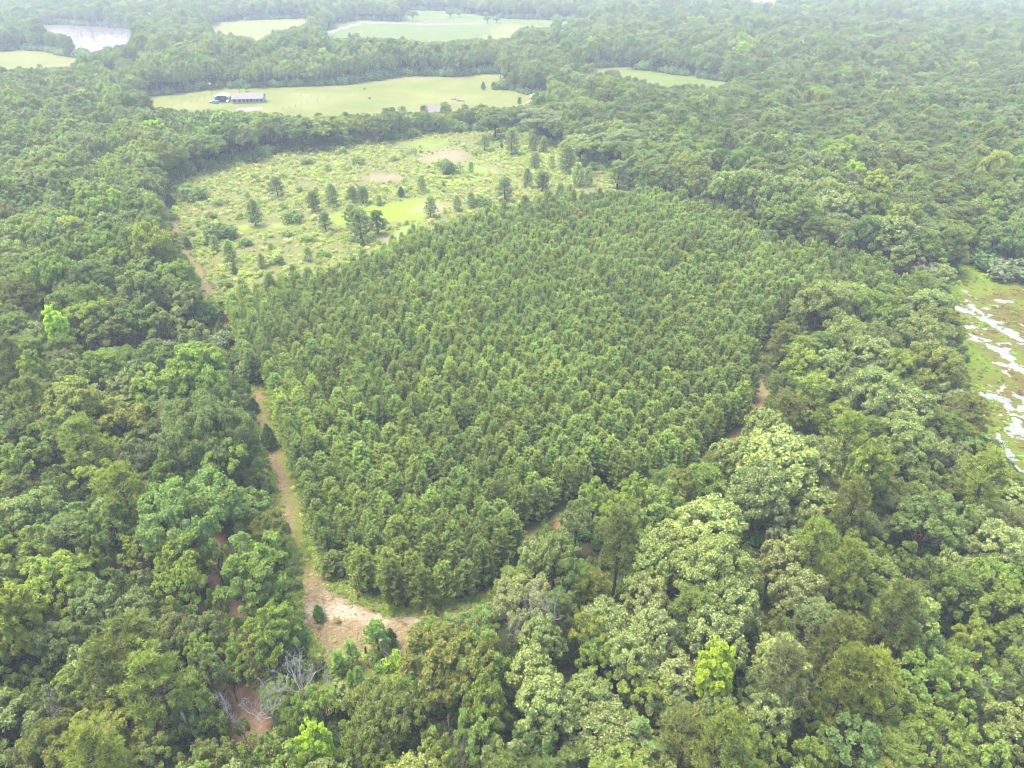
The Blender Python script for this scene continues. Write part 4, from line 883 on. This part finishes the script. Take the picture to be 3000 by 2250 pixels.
MS = [(1393,452,17),(1322,507,36),(1297,487,22),(1186,534,12),(861,650,30),(746,532,20),(592,582,30),(669,597,14),(565,582,40),(500,642,22),(515,702,24),(651,702,50),(588,717,22),(662,840,20),(841,691,16),(895,707,22),(945,752,20),(814,772,26),(1030,705,14),(1413,602,26),(1468,452,9),(700,640,18),(760,600,16),(830,520,16),(960,500,18),(1050,480,20),(1150,470,16),(620,640,20),(640,600,18),(590,660,20),(720,720,24),(560,690,16),(880,560,16),(900,480,22),(1000,450,20),(1210,450,16),(1600,520,20),(1740,500,26),(1700,490,24),(1130,560,14)]
MSI = []
for px, py, h in MS: MSI.append(dict(px=px, py=py, h=h, dark=h > 22))
label_groups(MSI, 'shrub', lambda q: f"{'dark rounded' if q['dark'] else 'low pale green'} shrub in the {'upper' if q['py'] < 530 else ('middle' if q['py'] < 660 else 'lower')} {'left' if q['px'] < 800 else ('right' if q['px'] > 1250 else 'central')} meadow")
for q in MSI:
    k = random.uniform(.85, 1.15); c = (.075, .102, .036) if q['dark'] else (.11, .14, .048)
    put('shrub', random.choice(['bush_a', 'bush_c', 'bush_b']), q['px'], q['py'], q['h'], tuple(v*k for v in c), q['label'], 'shrub', 'shrubs scattered over the meadow', wid=1.25)
# bare dead trees standing among the crowns: pixel of their middle, height of that middle, height of the tree
DT = [(787,2066,7,15,'dead_a','white bare dead tree beside the red dirt road',.9),(113,2052,10,13,'dead_b','white bare dead tree in the lower left corner woods',.9),(1604,1716,13,17,'dead_a','grey bare-limbed dead tree right of the sandy clearing',1.0),(1560,1742,12,14.5,'dead_c','low bare dead tree left of the grey bare-limbed tree',1.0),(1328,2142,9,13,'dead_c','small bare dead tree at the bottom centre',.7),
      (2712,812,6,14,'dead_b','pale forked dead tree beside the green pond margin',1.0),(2335,968,6,10,'dead_c','small dead tree at the plantation right corner',.8),(2797,1178,8,13,'dead_b','pale dead tree on the bank left of the marsh pond',1.0),(948,1990,3.5,6.5,'dead_b','small white dead tree below the sandy clearing',1.0),(852,1930,9.5,13,'dead_c','flat white dead crown above the dirt road bank',1.2),
      (880,1975,6,9.5,'dead_a','leaning white dead branches near the small white dead tree',.9),(371,2200,9,12,'dead_c','grey dead tree at the bottom left edge',.8),(2778,2134,10,13,'dead_a','dead bleached top in the lower right corner woods',.6),(2930,1968,10,13,'dead_b','thin grey dead tree at the right edge of the frame',.6),(660,2020,9,12.5,'dead_b','pale forked dead stem left of the red dirt road',.7),
      (2287,1555,13,16,'dead_c','grey dead twigs over the right middle woods',.7),(555,1090,10,14,'dead_c','grey dead branches left of the plantation corner',.8),(690,1530,11,13.5,'dead_a','white bare limbs over the oak left of the sand track',.7)]
for px, py, z, H, pr, lab, wd in DT:
    p = G(px, py, z+1.5); H += 2.0; P = PROTO[pr]; s = H/P['H']
    H *= .74; R = H*.25*wd
    plant('dead_tree', pr, p[0], p[1], R, (H/P['H'])/(R/P['R']), (.4, .4, .4), lab, 'dead tree', 'bare dead trees')
for k in range(60):
    x, y = random.uniform(200, 385), random.uniform(78, 128)
    if not inpoly(np.array([x, y]), V_FPOND): continue
    p = G(x, y); P = PROTO['dead_b']; sz = random.uniform(7, 12)/P['H']
    plant('dead_tree', 'dead_b', p[0], p[1], P['R']*sz*.5, 2.0, (.4, .4, .4), 'bare drowned tree standing in the far white pond', 'dead tree', 'drowned trees in the far pond')
p = G(640, 2232, 0); segs = limb_path((0, 0, -.2), (-2.4, .6, 8.5), .24, .15, 4, .03); tv, tf = tubes(segs, 8)
o = obj('dead_snag', mesh_np('snag', tv, tf, [M_DEAD], smooth=True)); o.location = p; tag(o, 'leaning broken grey snag at the bottom left of the dirt road', 'dead tree')
p = G(1072, 1914); tv, tf = tubes([((0, 0, -.1), (.03, 0, 1.0), .17, .13), ((.03, 0, .95), (.06, .02, 1.3), .11, .05)], 9)
o = obj('tree_stump', mesh_np('stump', tv, tf, [M_BARK], smooth=True)); o.location = p; tag(o, 'dark upright stump left of the rounded clearing pine', 'stump')
a, b = np.array(G(1118, 1916)), np.array(G(1150, 1941))
for k, (off, r) in enumerate(((0, .15), (.42, .11))):
    d = unit(b-a); n = np.array([-d[1], d[0], 0])*off; tv, tf = tubes([(a+n+(0, 0, r), (a+b)/2+n+(0, 0, r*1.3), r, r*.85), ((a+b)/2+n+(0, 0, r*1.3), b+n+d*k*.6+(0, 0, r), r*.85, r*.55)], 8)
    o = obj('fallen_log', mesh_np('log', tv, tf, [M_DEAD], smooth=True)); tag(o, ['grey fallen log lying right of the clearing pine, upper of two', 'thin grey fallen log lying right of the clearing pine, lower of two'][k], 'log', 'fallen logs in the clearing')

# ------------------------------------------------------------------ buildings and farm things
M_WALLT = plain('pale_siding', (.29, .27, .25)); M_WALLW = plain('white_siding', (.5, .5, .52)); M_ROOFG = plain('grey_shingle', (.20, .185, .165), .9, .1, 0, .12, .8); M_ROOFW = plain('white_metal_roof', (.82, .83, .85), .35, .5)
M_DARK = plain('dark_glass', (.035, .04, .05), .15, .5); M_SHUT = plain('dark_shutter', (.06, .07, .09)); M_WOOD = plain('weathered_wood', (.24, .19, .15)); M_RED = plain('red_brown_paint', (.26, .09, .06)); M_BLUE = plain('blue_cover', (.05, .30, .75), .5)
M_CARW = plain('white_car_paint', (.75, .76, .78), .25, .5, 0, .03); M_CARD = plain('dark_car_paint', (.05, .055, .08), .25, .5, 0, .03); M_CARR = plain('red_car_paint', (.30, .05, .04), .25, .5, 0, .03); M_TYRE = plain('tyre', (.02, .02, .02), .9, .1); M_STEEL = plain('grey_steel', (.45, .46, .48), .4, .5, .5); M_CLAY = plain('orange_clay', (.50, .20, .08), .95, .05, 0, .25, 1.5)
def face_to(p): return math.atan2(p[0], p[1])*-1
def house(px, py, w, dpt, h, rise, rz, wallm, roofm, label, wins, door=None, name='house'):
    p = G(px, py); r = empty(name, p, rz); tag(r, label, 'house')
    m = MB(); m.box(-w/2, 0, -.2, w/2, dpt, h); m.prism([], 0, 0) if False else None; m.build('wall', wallm, r)
    for sx in (-1, 1):
        q = MB(); x = sx*w/2; q.add([(x, 0, h), (x, dpt, h), (x, dpt/2, h+rise), (x-sx*.15, 0, h), (x-sx*.15, dpt, h), (x-sx*.15, dpt/2, h+rise)], [(0, 1, 2), (5, 4, 3), (0, 3, 4, 1), (1, 4, 5, 2), (2, 5, 3, 0)]); q.build('gable', wallm, r)
    q = MB(); e = .5; s = rise/(dpt/2)
    q.add([(-w/2-.3, -e, h-e*s+.03), (w/2+.3, -e, h-e*s+.03), (w/2+.3, dpt/2, h+rise+.03), (-w/2-.3, dpt/2, h+rise+.03), (w/2+.3, dpt+e, h-e*s+.03), (-w/2-.3, dpt+e, h-e*s+.03),
           (-w/2-.3, -e, h-e*s+.2), (w/2+.3, -e, h-e*s+.2), (w/2+.3, dpt/2, h+rise+.2), (-w/2-.3, dpt/2, h+rise+.2), (w/2+.3, dpt+e, h-e*s+.2), (-w/2-.3, dpt+e, h-e*s+.2)],
          [(0, 1, 2, 3), (3, 2, 4, 5), (6, 9, 8, 7), (9, 11, 10, 8), (0, 6, 7, 1), (5, 4, 10, 11), (0, 3, 9, 6), (3, 5, 11, 9), (1, 7, 8, 2), (2, 8, 10, 4)]); q.build('roof', roofm, r)
    for x in wins:
        q = MB(); q.box(x-.5, -.06, .9, x+.5, -.01, 2.2); wd = q.build('window', M_DARK, r)
        q = MB(); q.box(x-.74, -.09, .85, x-.52, -.005, 2.25); q.box(x+.52, -.09, .85, x+.74, -.005, 2.25); q.build('shutter', M_SHUT, wd)
    if door is not None:
        q = MB(); q.box(door-.5, -.07, 0, door+.5, -.01, 2.15); q.build('door', M_RED, r)
        q = MB(); q.box(door-.9, -1.6, -.1, door+.9, -.01, .3); q.build('step', M_WOOD, r)
    return r
pc = G(727, 303)
house(727, 303, 17.2, 8.2, 2.6, 2.3, face_to(pc)*.4, M_WALLT, M_ROOFG, 'long pale ranch house with grey shingle roof on the pasture', [-7.2, -4.4, -2.2, -.2, 2.0, 5.4, 7.4], 3.8)
pc = G(1282, 344)
house(1282, 344, 16.5, 8.0, 2.8, 2.6, .16, M_WALLW, M_ROOFG, 'white house with grey roof half hidden behind the dark tree belt', [-6, -3, 0, 3, 6], 1.5)
def car(px, py, rz, paint, label, L=4.6, z=0):
    p = G(px, py); r = empty('parked_car', (p[0], p[1], z), rz); tag(r, label, 'car')
    m = MB(); m.prism([(-L/2, .35), (L/2, .35), (L/2, .8), (L*.3, .95), (L*.14, 1.5), (-L*.3, 1.5), (-L*.44, .98), (-L/2, .9)], -.9, .9); m.build('body', paint, r)
    q = MB(); q.prism([(L*.27, .98), (L*.13, 1.42), (-L*.29, 1.42), (-L*.40, .98)], -.915, .915); q.build('window', M_DARK, r)
    for sx in (-1, 1):
        for sy in (-1, 1):
            q = MB(); q.cyl((sx*L*.31, sy*.92-.1, .34), .34, .2, 12, 'y'); q.build('wheel', M_TYRE, r)
    return r
# white arched carport left of the ranch house
p = G(651, 301); r = empty('carport', p, face_to(p)*.4); tag(r, 'open carport with white arched metal roof left of ranch house', 'carport')
prof = [(3.9*math.cos(a), 2.5+1.7*math.sin(a)) for a in np.linspace(0, math.pi, 13)]; prof += [(x*.97, z-.12) for x, z in prof[::-1]]
m = MB(); n = len(prof)//2
for i in range(n-1):
    q0, q1, q2, q3 = prof[i], prof[i+1], prof[2*n-2-i], prof[2*n-1-i]
    m.add([(x, yy, z) for yy in (0, 7.5) for x, z in (q0, q1, q2, q3)], [(0, 1, 2, 3), (7, 6, 5, 4), (0, 4, 5, 1), (2, 6, 7, 3)])
m.build('roof', M_ROOFW, r)
for x in (-3.75, 3.75):
    for yy in (.1, 3.7, 7.3):
        q = MB(); q.box(x-.08, yy-.08, 0, x+.08, yy+.08, 2.5); q.build('post', M_STEEL, r)
q = MB(); q.box(-3.7, 7.32, 0, 3.7, 7.42, 2.6); q.build('back_wall', M_WOOD, r)
q = MB(); q.box(-3.74, .3, 0, -3.66, 7.2, 2.5); q.build('side_wall', M_WOOD, r)
car(656, 296, 1.4, M_CARD, 'dark car parked under the white arched carport', 4.4)
def trailer(px, py, rz, L, label, cover):
    p = G(px, py); r = empty('trailer', p, rz); tag(r, label, 'trailer')
    q = MB(); q.box(-L/2, -1, .5, L/2, 1, .7); q.add([(L/2, -.4, .5), (L/2, .4, .5), (L/2+1.2, .05, .55), (L/2+1.2, -.05, .55)], [(0, 1, 2, 3)]); q.build('bed', M_WOOD, r)
    if cover is not None:
        q = MB(); q.prism([(-L/2+.1, .71), (L/2-.1, .71), (L/2-.25, 1.5), (0, 1.8), (-L/2+.25, 1.5)], -.98, .98); q.build('cover', cover, r)
    for s in (-1, 1):
        q = MB(); q.cyl((0, s*1.1-.1, .35), .35, .2, 12, 'y'); q.build('wheel', M_TYRE, r)
trailer(632, 303, 0, 3.4, 'small trailer under a bright blue cover left of the carport', M_BLUE)
trailer(618, 302, .3, 2.0, 'low bare trailer left of the blue covered one', None)
trailer(1333, 291, .1, 5.0, 'flat grey-brown trailer alone on the pasture, upper of two', None)
trailer(1348, 296, -.05, 5.0, 'flat grey-brown trailer alone on the pasture, lower of two', None)
p = G(668, 301); r = empty('gas_tank', p, 0); tag(r, 'white rounded gas tank right of the arched carport', 'tank')
m = MB(); N_ = 14
prof = [(.0, -1.1), (.35, -1.05), (.6, -.8), (.65, -.4), (.65, .4), (.6, .8), (.35, 1.05), (0, 1.1)]
v = [(pr_*math.cos(2*math.pi*i/N_), y_, .95+pr_*math.sin(2*math.pi*i/N_)) for pr_, y_ in prof for i in range(N_)]
m.add(v, [(k*N_+i, k*N_+(i+1) % N_, (k+1)*N_+(i+1) % N_, (k+1)*N_+i) for k in range(len(prof)-1) for i in range(N_)]); m.build('tank_body', M_CARW, r)
for yy in (-.6, .6):
    q = MB(); q.box(-.4, yy-.08, 0, .4, yy+.08, .42); q.build('foot', M_STEEL, r)
p = G(622, 285); r = empty('lamp_pole', p, 0); tag(r, 'thin pole with a white lamp behind the carport', 'lamp pole')
m = MB(); m.cyl((0, 0, 0), .12, 7.5, 8); m.build('pole', M_WOOD, r); m = MB(); m.prism([(-.5, 7.3), (.5, 7.3), (.3, 7.8), (-.3, 7.8)], -.4, .4); m.build('lamp_head', M_CARW, r)
# open pole barn by the right end of the pasture
p = G(1573, 301); r = empty('pole_barn', p, -.12); tag(r, 'open pole barn with white metal roof at the pasture right end', 'barn')
m = MB(); m.prism([(-4.4, 2.9), (0, 4.2), (4.4, 2.9), (4.4, 3.02), (0, 4.35), (-4.4, 3.02)], -.3, 8.2); m.build('roof', M_ROOFW, r)
for x in (-4, 0, 4):
    for yy in (0, 7.8):
        q = MB(); q.box(x-.1, yy-.1, 0, x+.1, yy+.1, 2.95 if x else 4.15); q.build('post', M_WOOD, r)
q = MB(); q.box(-3.9, 7.92, 0, 3.9, 8.0, 2.8); q.build('back_wall', M_WOOD, r)
car(1578, 300, 1.5, M_CARD, 'dark car parked inside the open pole barn'); car(1571, 300, 1.55, M_CARR, 'red-brown car parked inside the open pole barn', 4.0); car(1556, 303, .3, M_CARW, 'white car parked left of the open pole barn')
# clay mound, far farm buildings
m = MB(); N_ = 18; v = [(0, 0, 2.2)]
for k, (rr, zz) in enumerate(((1.2, 1.7), (2.4, .9), (3.6, 0))):
    for i in range(N_):
        a = 2*math.pi*i/N_; w_ = 1+.18*math.sin(a*3+k)+.1*math.sin(a*7); v.append((rr*w_*math.cos(a), rr*w_*math.sin(a), zz))
m.add(v, [(0, 1+i, 1+(i+1) % N_) for i in range(N_)]+[(1+k*N_+i, 1+(k+1)*N_+i, 1+(k+1)*N_+(i+1) % N_, 1+k*N_+(i+1) % N_) for k in range(2) for i in range(N_)])
o = m.build('clay_mound', M_CLAY); o.location = G(1362, 322); tag(o, 'orange clay mound right of the half hidden house', 'mound')
def mobile(px, py, w, dpt, h, rz, label, name='mobile_home'):
    p = G(px, py); r = empty(name, p, rz); tag(r, label, 'house')
    m = MB(); m.box(-w/2, 0, .3, w/2, dpt, h); m.build('wall', M_WALLW, r)
    m = MB(); m.prism([(-.25, h+.02), (dpt/2, h+.7), (dpt+.25, h+.02), (dpt+.25, h+.14), (dpt/2, h+.84), (-.25, h+.14)], -w/2-.2, w/2+.2)
    o = m.build('roof', M_ROOFW, r); o.rotation_euler.z = R_(90); o.location = (0, 0, 0); o.scale = (1, -1, 1)
    for x in np.arange(-w/2+1.5, w/2-1, 2.6):
        q = MB(); q.box(x-.4, -.05, 1.2, x+.4, -.01, 2.1); q.build('window', M_DARK, r)
mobile(1592, 57, 11, 6, 3.2, 0, 'long white house on the far green field by the woods'); mobile(1075, 52, 8, 6, 3, 0, 'small white house under the far pecan trees'); mobile(1538, 53, 6, 4, 2.2, .3, 'grey shed left of the long white far house', 'shed')
car(1113, 58, .1, M_CARW, 'white car in front of the small far house', 5)
mobile(172, 604, 6.5, 2.6, 2.9, .3, 'white camper glimpsed through the left woods', 'camper'); mobile(158, 313, 9, 5, 3.0, .2, 'pale roofed cabin glimpsed in the far left woods', 'cabin')
# field trees round the farmhouse and in far fields
FT = [(702,269,14,3.4,'oak_e','mid green','small round tree behind the ranch house, left of two'),(722,269,18,4.4,'oak_c','mid green','small round tree behind the ranch house, right of two'),(1083,290,6,0,'bush_c','deep green','small dark bush left on the open pasture'),(1067,262,6,0,'bush_c','mid green','tiny bush high on the left pasture'),
      (1416,263,24,0,'cedar_b','deep green','dark round tree at the left tip of the pasture grove'),(1522,310,26,0,'mpine_a','deep green','dark round pine in front of the pole barn'),(1790,243,40,0,'oak_b','olive','broad round tree on the edge of the rough right field'),(1210,63,30,0,'oak_d','grey-green','lone round tree right of the far farmstead'),(1155,62,42,0,'oak_a','grey-green','tallest pecan of the far farmstead'),
      (1130,58,40,0,'oak_c','grey-green','pecan left of the tallest at the far farmstead'),(1105,54,38,0,'oak_b','deep green','pecan in the middle of the far farmstead'),(1060,58,34,0,'oak_a','grey-green','pecan at the left of the far farmstead'),(1020,58,34,0,'oak_d','grey-green','leftmost pecan of the far farmstead'),(1175,58,42,0,'oak_c','deep green','rightmost pecan of the far farmstead'),
      (1320,52,24,0,'oak_a','grey-green','round tree of the small grove on the far field, left'),(1345,52,22,0,'oak_c','light green','round tree of the small grove on the far field, right'),(1428,70,22,0,'oak_d','deep green','dark tree beside the far lane, left of a pair'),(1455,68,20,0,'oak_a','grey-green','wide tree beside the far lane, right of a pair'),(1025,115,20,0,'cedar_b','deep green','dark cone tree at the foot of the crop rows')]
for px, py, h, _, pr, colr, lab in FT:
    nm = {'bush_c': 'shrub', 'cedar_b': 'cedar_tree', 'mpine_a': 'field_pine'}.get(pr, 'field_tree'); ct = {'shrub': 'shrub', 'cedar_tree': 'cedar tree', 'field_pine': 'pine tree'}.get(nm, 'broadleaf tree')
    put(nm, pr, px, py, h, tint_of(colr), lab, ct, wid=1.25 if nm == 'field_tree' else 1.1)
def fence(px_list, label):
    L = [np.array(G(*p)) for p in px_list]; r = empty('wire_fence', L[0]); tag(r, label, 'fence'); posts = MB(); wires = []
    for a, b in zip(L[:-1], L[1:]):
        n = max(1, int(np.linalg.norm(b-a)/5))
        for i in range(n):
            q = a+(b-a)*i/n-L[0]; pm = MB(); pm.cyl((q[0], q[1], -.2), .09, 1.55, 6); pm.build('post', M_WOOD, r)
        for z in (.5, .9, 1.25): wires.append((a-L[0]+(0, 0, z), b-L[0]+(0, 0, z), .012, .012))
    tv, tf = tubes(wires, 4); obj('wire', mesh_np('wire', tv, tf, [M_STEEL]), r)
fence([(505,317),(560,303),(600,290),(645,283)], 'wire fence left of the arched carport on the pasture'); fence([(830,322),(900,303),(958,292),(910,284),(850,279)], 'wire fence right of the ranch house on the pasture')

# ------------------------------------------------------------------ the rest of each kind, ground cover
for pr in ('tuft_a', 'tuft_b', 'bush_b', 'bush_a', 'bush_c'):
    p = {'tuft_a': (1000,700), 'tuft_b': (880,690), 'bush_b': (830,610), 'bush_a': (870,600), 'bush_c': (790,560)}[pr]
    put('shrub', pr, p[0], p[1], 12 if pr.startswith('tuft') else 16, (.12, .15, .055), {'tuft_a': 'low grassy clump below the three grouped meadow pines', 'tuft_b': 'low leafy clump under the left tip of the bright patch', 'bush_b': 'low bushy shrub between meadow pines left of centre', 'bush_a': 'rounded shrub just left of the flat-topped meadow pine', 'bush_c': 'bushy shrub left of the broad left meadow pine'}[pr], 'shrub')
for fam in FAM.values():       # every variety stands somewhere as a thing of its own
    for pr in fam:
        if not PROTO[pr]['users']: print('unused variety', pr)
def rest(fams):
    rows = []
    for q in TREES:
        if q.get('ind') or q['fam'] not in fams or not PROTO[q['proto']]['users']: continue
        s = q['R']/PROTO[q['proto']]['R']; k = min(1, max(0, (q['y']-220)/150))*.24; rows.append((q['x'], q['y'], -k*q['H'], random.uniform(0, 6.28), s, s*q['zs']*(1+k), q['proto'], tint_of(q['col'])))
    return rows
scatter('broadleaf_woodland', rest(('oak', 'cream', 'spread', 'open', 'lime')), 'mixed green broadleaf woodland stretching away on both sides to the haze', 'woodland')
scatter('pine_woodland', rest(('tpine', 'mpine')), 'tall pines mixed through the far right woodland', 'woodland')
scatter('pine_stand', [(q['x'], q['y'], 0, random.uniform(0, 6.28), q['R']/PROTO[q['proto']]['R'], q['R']/PROTO[q['proto']]['R']*q['zs'], q['proto'], q['tint']) for q in PT if not q.get('ind')], 'dense stand of young pines filling the middle of the view', 'pine stand')
rows = []; lo = np.array(PM).min(0); hi = np.array(PM).max(0)
c = np.stack([rng.uniform(lo[0]-4, hi[0]+4, 26000), rng.uniform(lo[1]-4, hi[1]+4, 26000), np.zeros(26000)], 1)
closed = PM+[PM[0]]; c = c[(inpoly(c, PM) | (dist_line(c, closed) < 5)) & ~inpoly(c[:, :2], PW)]
lv = limefn(c); bv = barefn(c)
lt = dist_line(c, [G(*p) for p in [(482,575),(486,640),(497,685),(520,735),(548,775),(575,840),(625,900)]])
for q, l_, b_, t_ in zip(c, lv, bv, lt):
    k = nz(q[0], q[1], .05, 31)*.9+nz(q[0], q[1], .16, 3)*.7
    if t_ < 2.6 or random.random() > .48+.6*k+.35*min(1, max(0, (q[0]+25)/40))-1.3*max(l_-.25, 0)-.85*max(b_-.2, 0): continue
    pr = random.choices(['tuft_a', 'tuft_b', 'bush_b', 'bush_a'], [5, 4, 1.0, .2])[0]; s = random.uniform(.5, 1.1); f = random.uniform(.8, 1.25)
    cc = random.choices([(.15, .165, .058), (.17, .18, .07), (.125, .15, .05), (.185, .18, .08), (.15, .19, .05)], [3, 2, 2.4, 1, 1.2])[0]
    rows.append((q[0], q[1], 0, random.uniform(0, 6.28), s, s*random.uniform(.7, 1.2), pr, tuple(v*f for v in cc)))
scatter('meadow_brush', rows, 'low pale green brush and weeds covering the open meadow', 'ground cover'); print('brush', len(rows)); print({k: (round(v['R'], 2), round(v['H'], 1)) for k, v in PROTO.items()})
rows = []
for x, y, sp_ in cand:
    if y > 330 or y < 38: continue
    for k in range(4 if y < 140 else 2):
        q = (x+random.uniform(-2.4, 2.4), y+random.uniform(-2.4, 2.4), 0); a = proj(q); b = proj((q[0], q[1], 2.2))
        if any(inpoly(a, p) or inpoly(b, p) for p in OPEN) or dist_line(np.array([q]), RD)[0] < 1.2: continue
        s = random.uniform(.6, 1.15); f = random.uniform(.7, 1.2)
        rows.append((q[0], q[1], 0, random.uniform(0, 6.28), s, s*random.uniform(.8, 1.5), random.choice(['bush_c', 'bush_a', 'bush_b']), tuple(v*f for v in random.choice([(.055, .095, .03), (.075, .12, .035), (.085, .105, .04)]))))
for q in TREES:
    if q['y'] < 230 or q['y'] > 1300: continue
    b = proj((q['x'], q['y']-9, 0))
    if not any(inpoly(b, p) for p in OPEN): continue
    for k in range(6 if q['y'] < 500 else 9):
        e = (q['x']+random.uniform(-5, 5), q['y']-random.uniform(-1, 6.5), 0); a = proj(e)
        if any(inpoly(a, p) for p in OPEN): continue
        s = random.uniform(1.1, 2.3)*(1.35 if q['y'] > 500 else 1); f = random.uniform(.8, 1.2)
        rows.append((e[0], e[1], 0, random.uniform(0, 6.28), s, s*random.uniform(.7, 1.2), random.choice(['bush_c', 'bush_a']), tuple(v*f for v in random.choice([(.06, .095, .035), (.075, .12, .04), (.09, .12, .05)]))))
scatter('undergrowth', rows, 'shady green undergrowth between the trunks of the woods', 'ground cover'); print('under', len(rows))
rows = []; lo = np.array(PMA).min(0); hi = np.array(PMA).max(0)
c = np.stack([rng.uniform(lo[0], min(hi[0], lo[0]+60), 5000), rng.uniform(lo[1], hi[1], 5000), np.full(5000, .05)], 1); c = c[inpoly(c, PMA)]
c = c[~marsh_hole(c[None, :, 0], c[None, :, 1])[0]]; de = dist_line(c, PMA+[PMA[0]])
for q, d_ in zip(c, de):
    if random.random() > .3+.5*nz(q[0], q[1], .12, 8)+.4*math.exp(-d_/5): continue
    s = random.uniform(.35, .9); f = random.uniform(.8, 1.2); g_ = random.random() < math.exp(-d_/9)
    rows.append((q[0], q[1], .05, random.uniform(0, 6.28), s, s*.7, random.choice(['tuft_a', 'tuft_b']), tuple(v*f for v in ((.11, .165, .03) if g_ else (.13, .105, .04)))))
scatter('marsh_weeds', rows, 'green and brown weeds growing over the marsh pond', 'ground cover')
# grass and weeds along the clearing margins
rows = []
for k in range(2600):
    l_ = TRK+[TRK[0]]; i = random.randrange(len(TRK)); f = random.random(); a, b = l_[i], l_[i+1]
    q = np.array([a[0]+(b[0]-a[0])*f+random.gauss(0, .9), a[1]+(b[1]-a[1])*f+random.gauss(0, .9), 0])
    if inpoly(q, TRK) and dist_line(q[None], l_)[0] > random.uniform(0, .9): continue
    s = random.uniform(.35, .8); f2 = random.uniform(.8, 1.2)
    rows.append((q[0], q[1], 0, random.uniform(0, 6.28), s, s*.8, random.choice(['tuft_a', 'tuft_b']), tuple(v*f2 for v in random.choice([(.13, .16, .04), (.17, .17, .06), (.10, .14, .035)]))))
c = np.array(TRK); c = np.stack([rng.uniform(c[:, 0].min(), c[:, 0].max(), 9000), rng.uniform(c[:, 1].min(), c[:, 1].max(), 9000), np.zeros(9000)], 1); c = c[inpoly(c, TRK)]
gfn = blobs([(950,1965,5,4,1,0),(1080,1990,8,4,1.3,0),(1020,1890,5,3,.5,0),(880,1640,2,6,.6,0)])(c)
for q, g_ in zip(c, gfn):
    if random.random() > .16+.4*nz(q[0], q[1], .3, 4)+.6*g_: continue
    s = random.uniform(.14, .40)*(1+.6*min(1, g_)); f = random.uniform(.8, 1.25)
    tn = (.12, .15, .04) if random.random() < .25+.5*g_ else random.choice([(.20, .165, .085), (.15, .12, .06), (.24, .20, .11)])
    rows.append((q[0], q[1], 0, random.uniform(0, 6.28), s, s*random.uniform(.4, .9), random.choice(['tuft_a', 'tuft_b']), tuple(v*f for v in tn)))
scatter('verge_weeds', rows, 'weeds and grass along the margins of the sandy clearing', 'ground cover')

# ------------------------------------------------------------------ haze
m = MB(); m.box(-1900, -120, -1, 1900, 2300, 88); hz = m.build('haze', bpy.data.materials.new('haze_air')); tag(hz, kind='stuff')
hm = hz.data.materials[0]; hm.use_nodes = True; hn = hm.node_tree.nodes; hn.clear(); ho = hn.new("ShaderNodeOutputMaterial"); pv = hn.new("ShaderNodeVolumePrincipled")
pv.inputs['Color'].default_value = (*HAZE_COL, 1); pv.inputs['Density'].default_value = HAZE; pv.inputs['Anisotropy'].default_value = .0
hm.node_tree.links.new(pv.outputs[0], ho.inputs['Volume'])
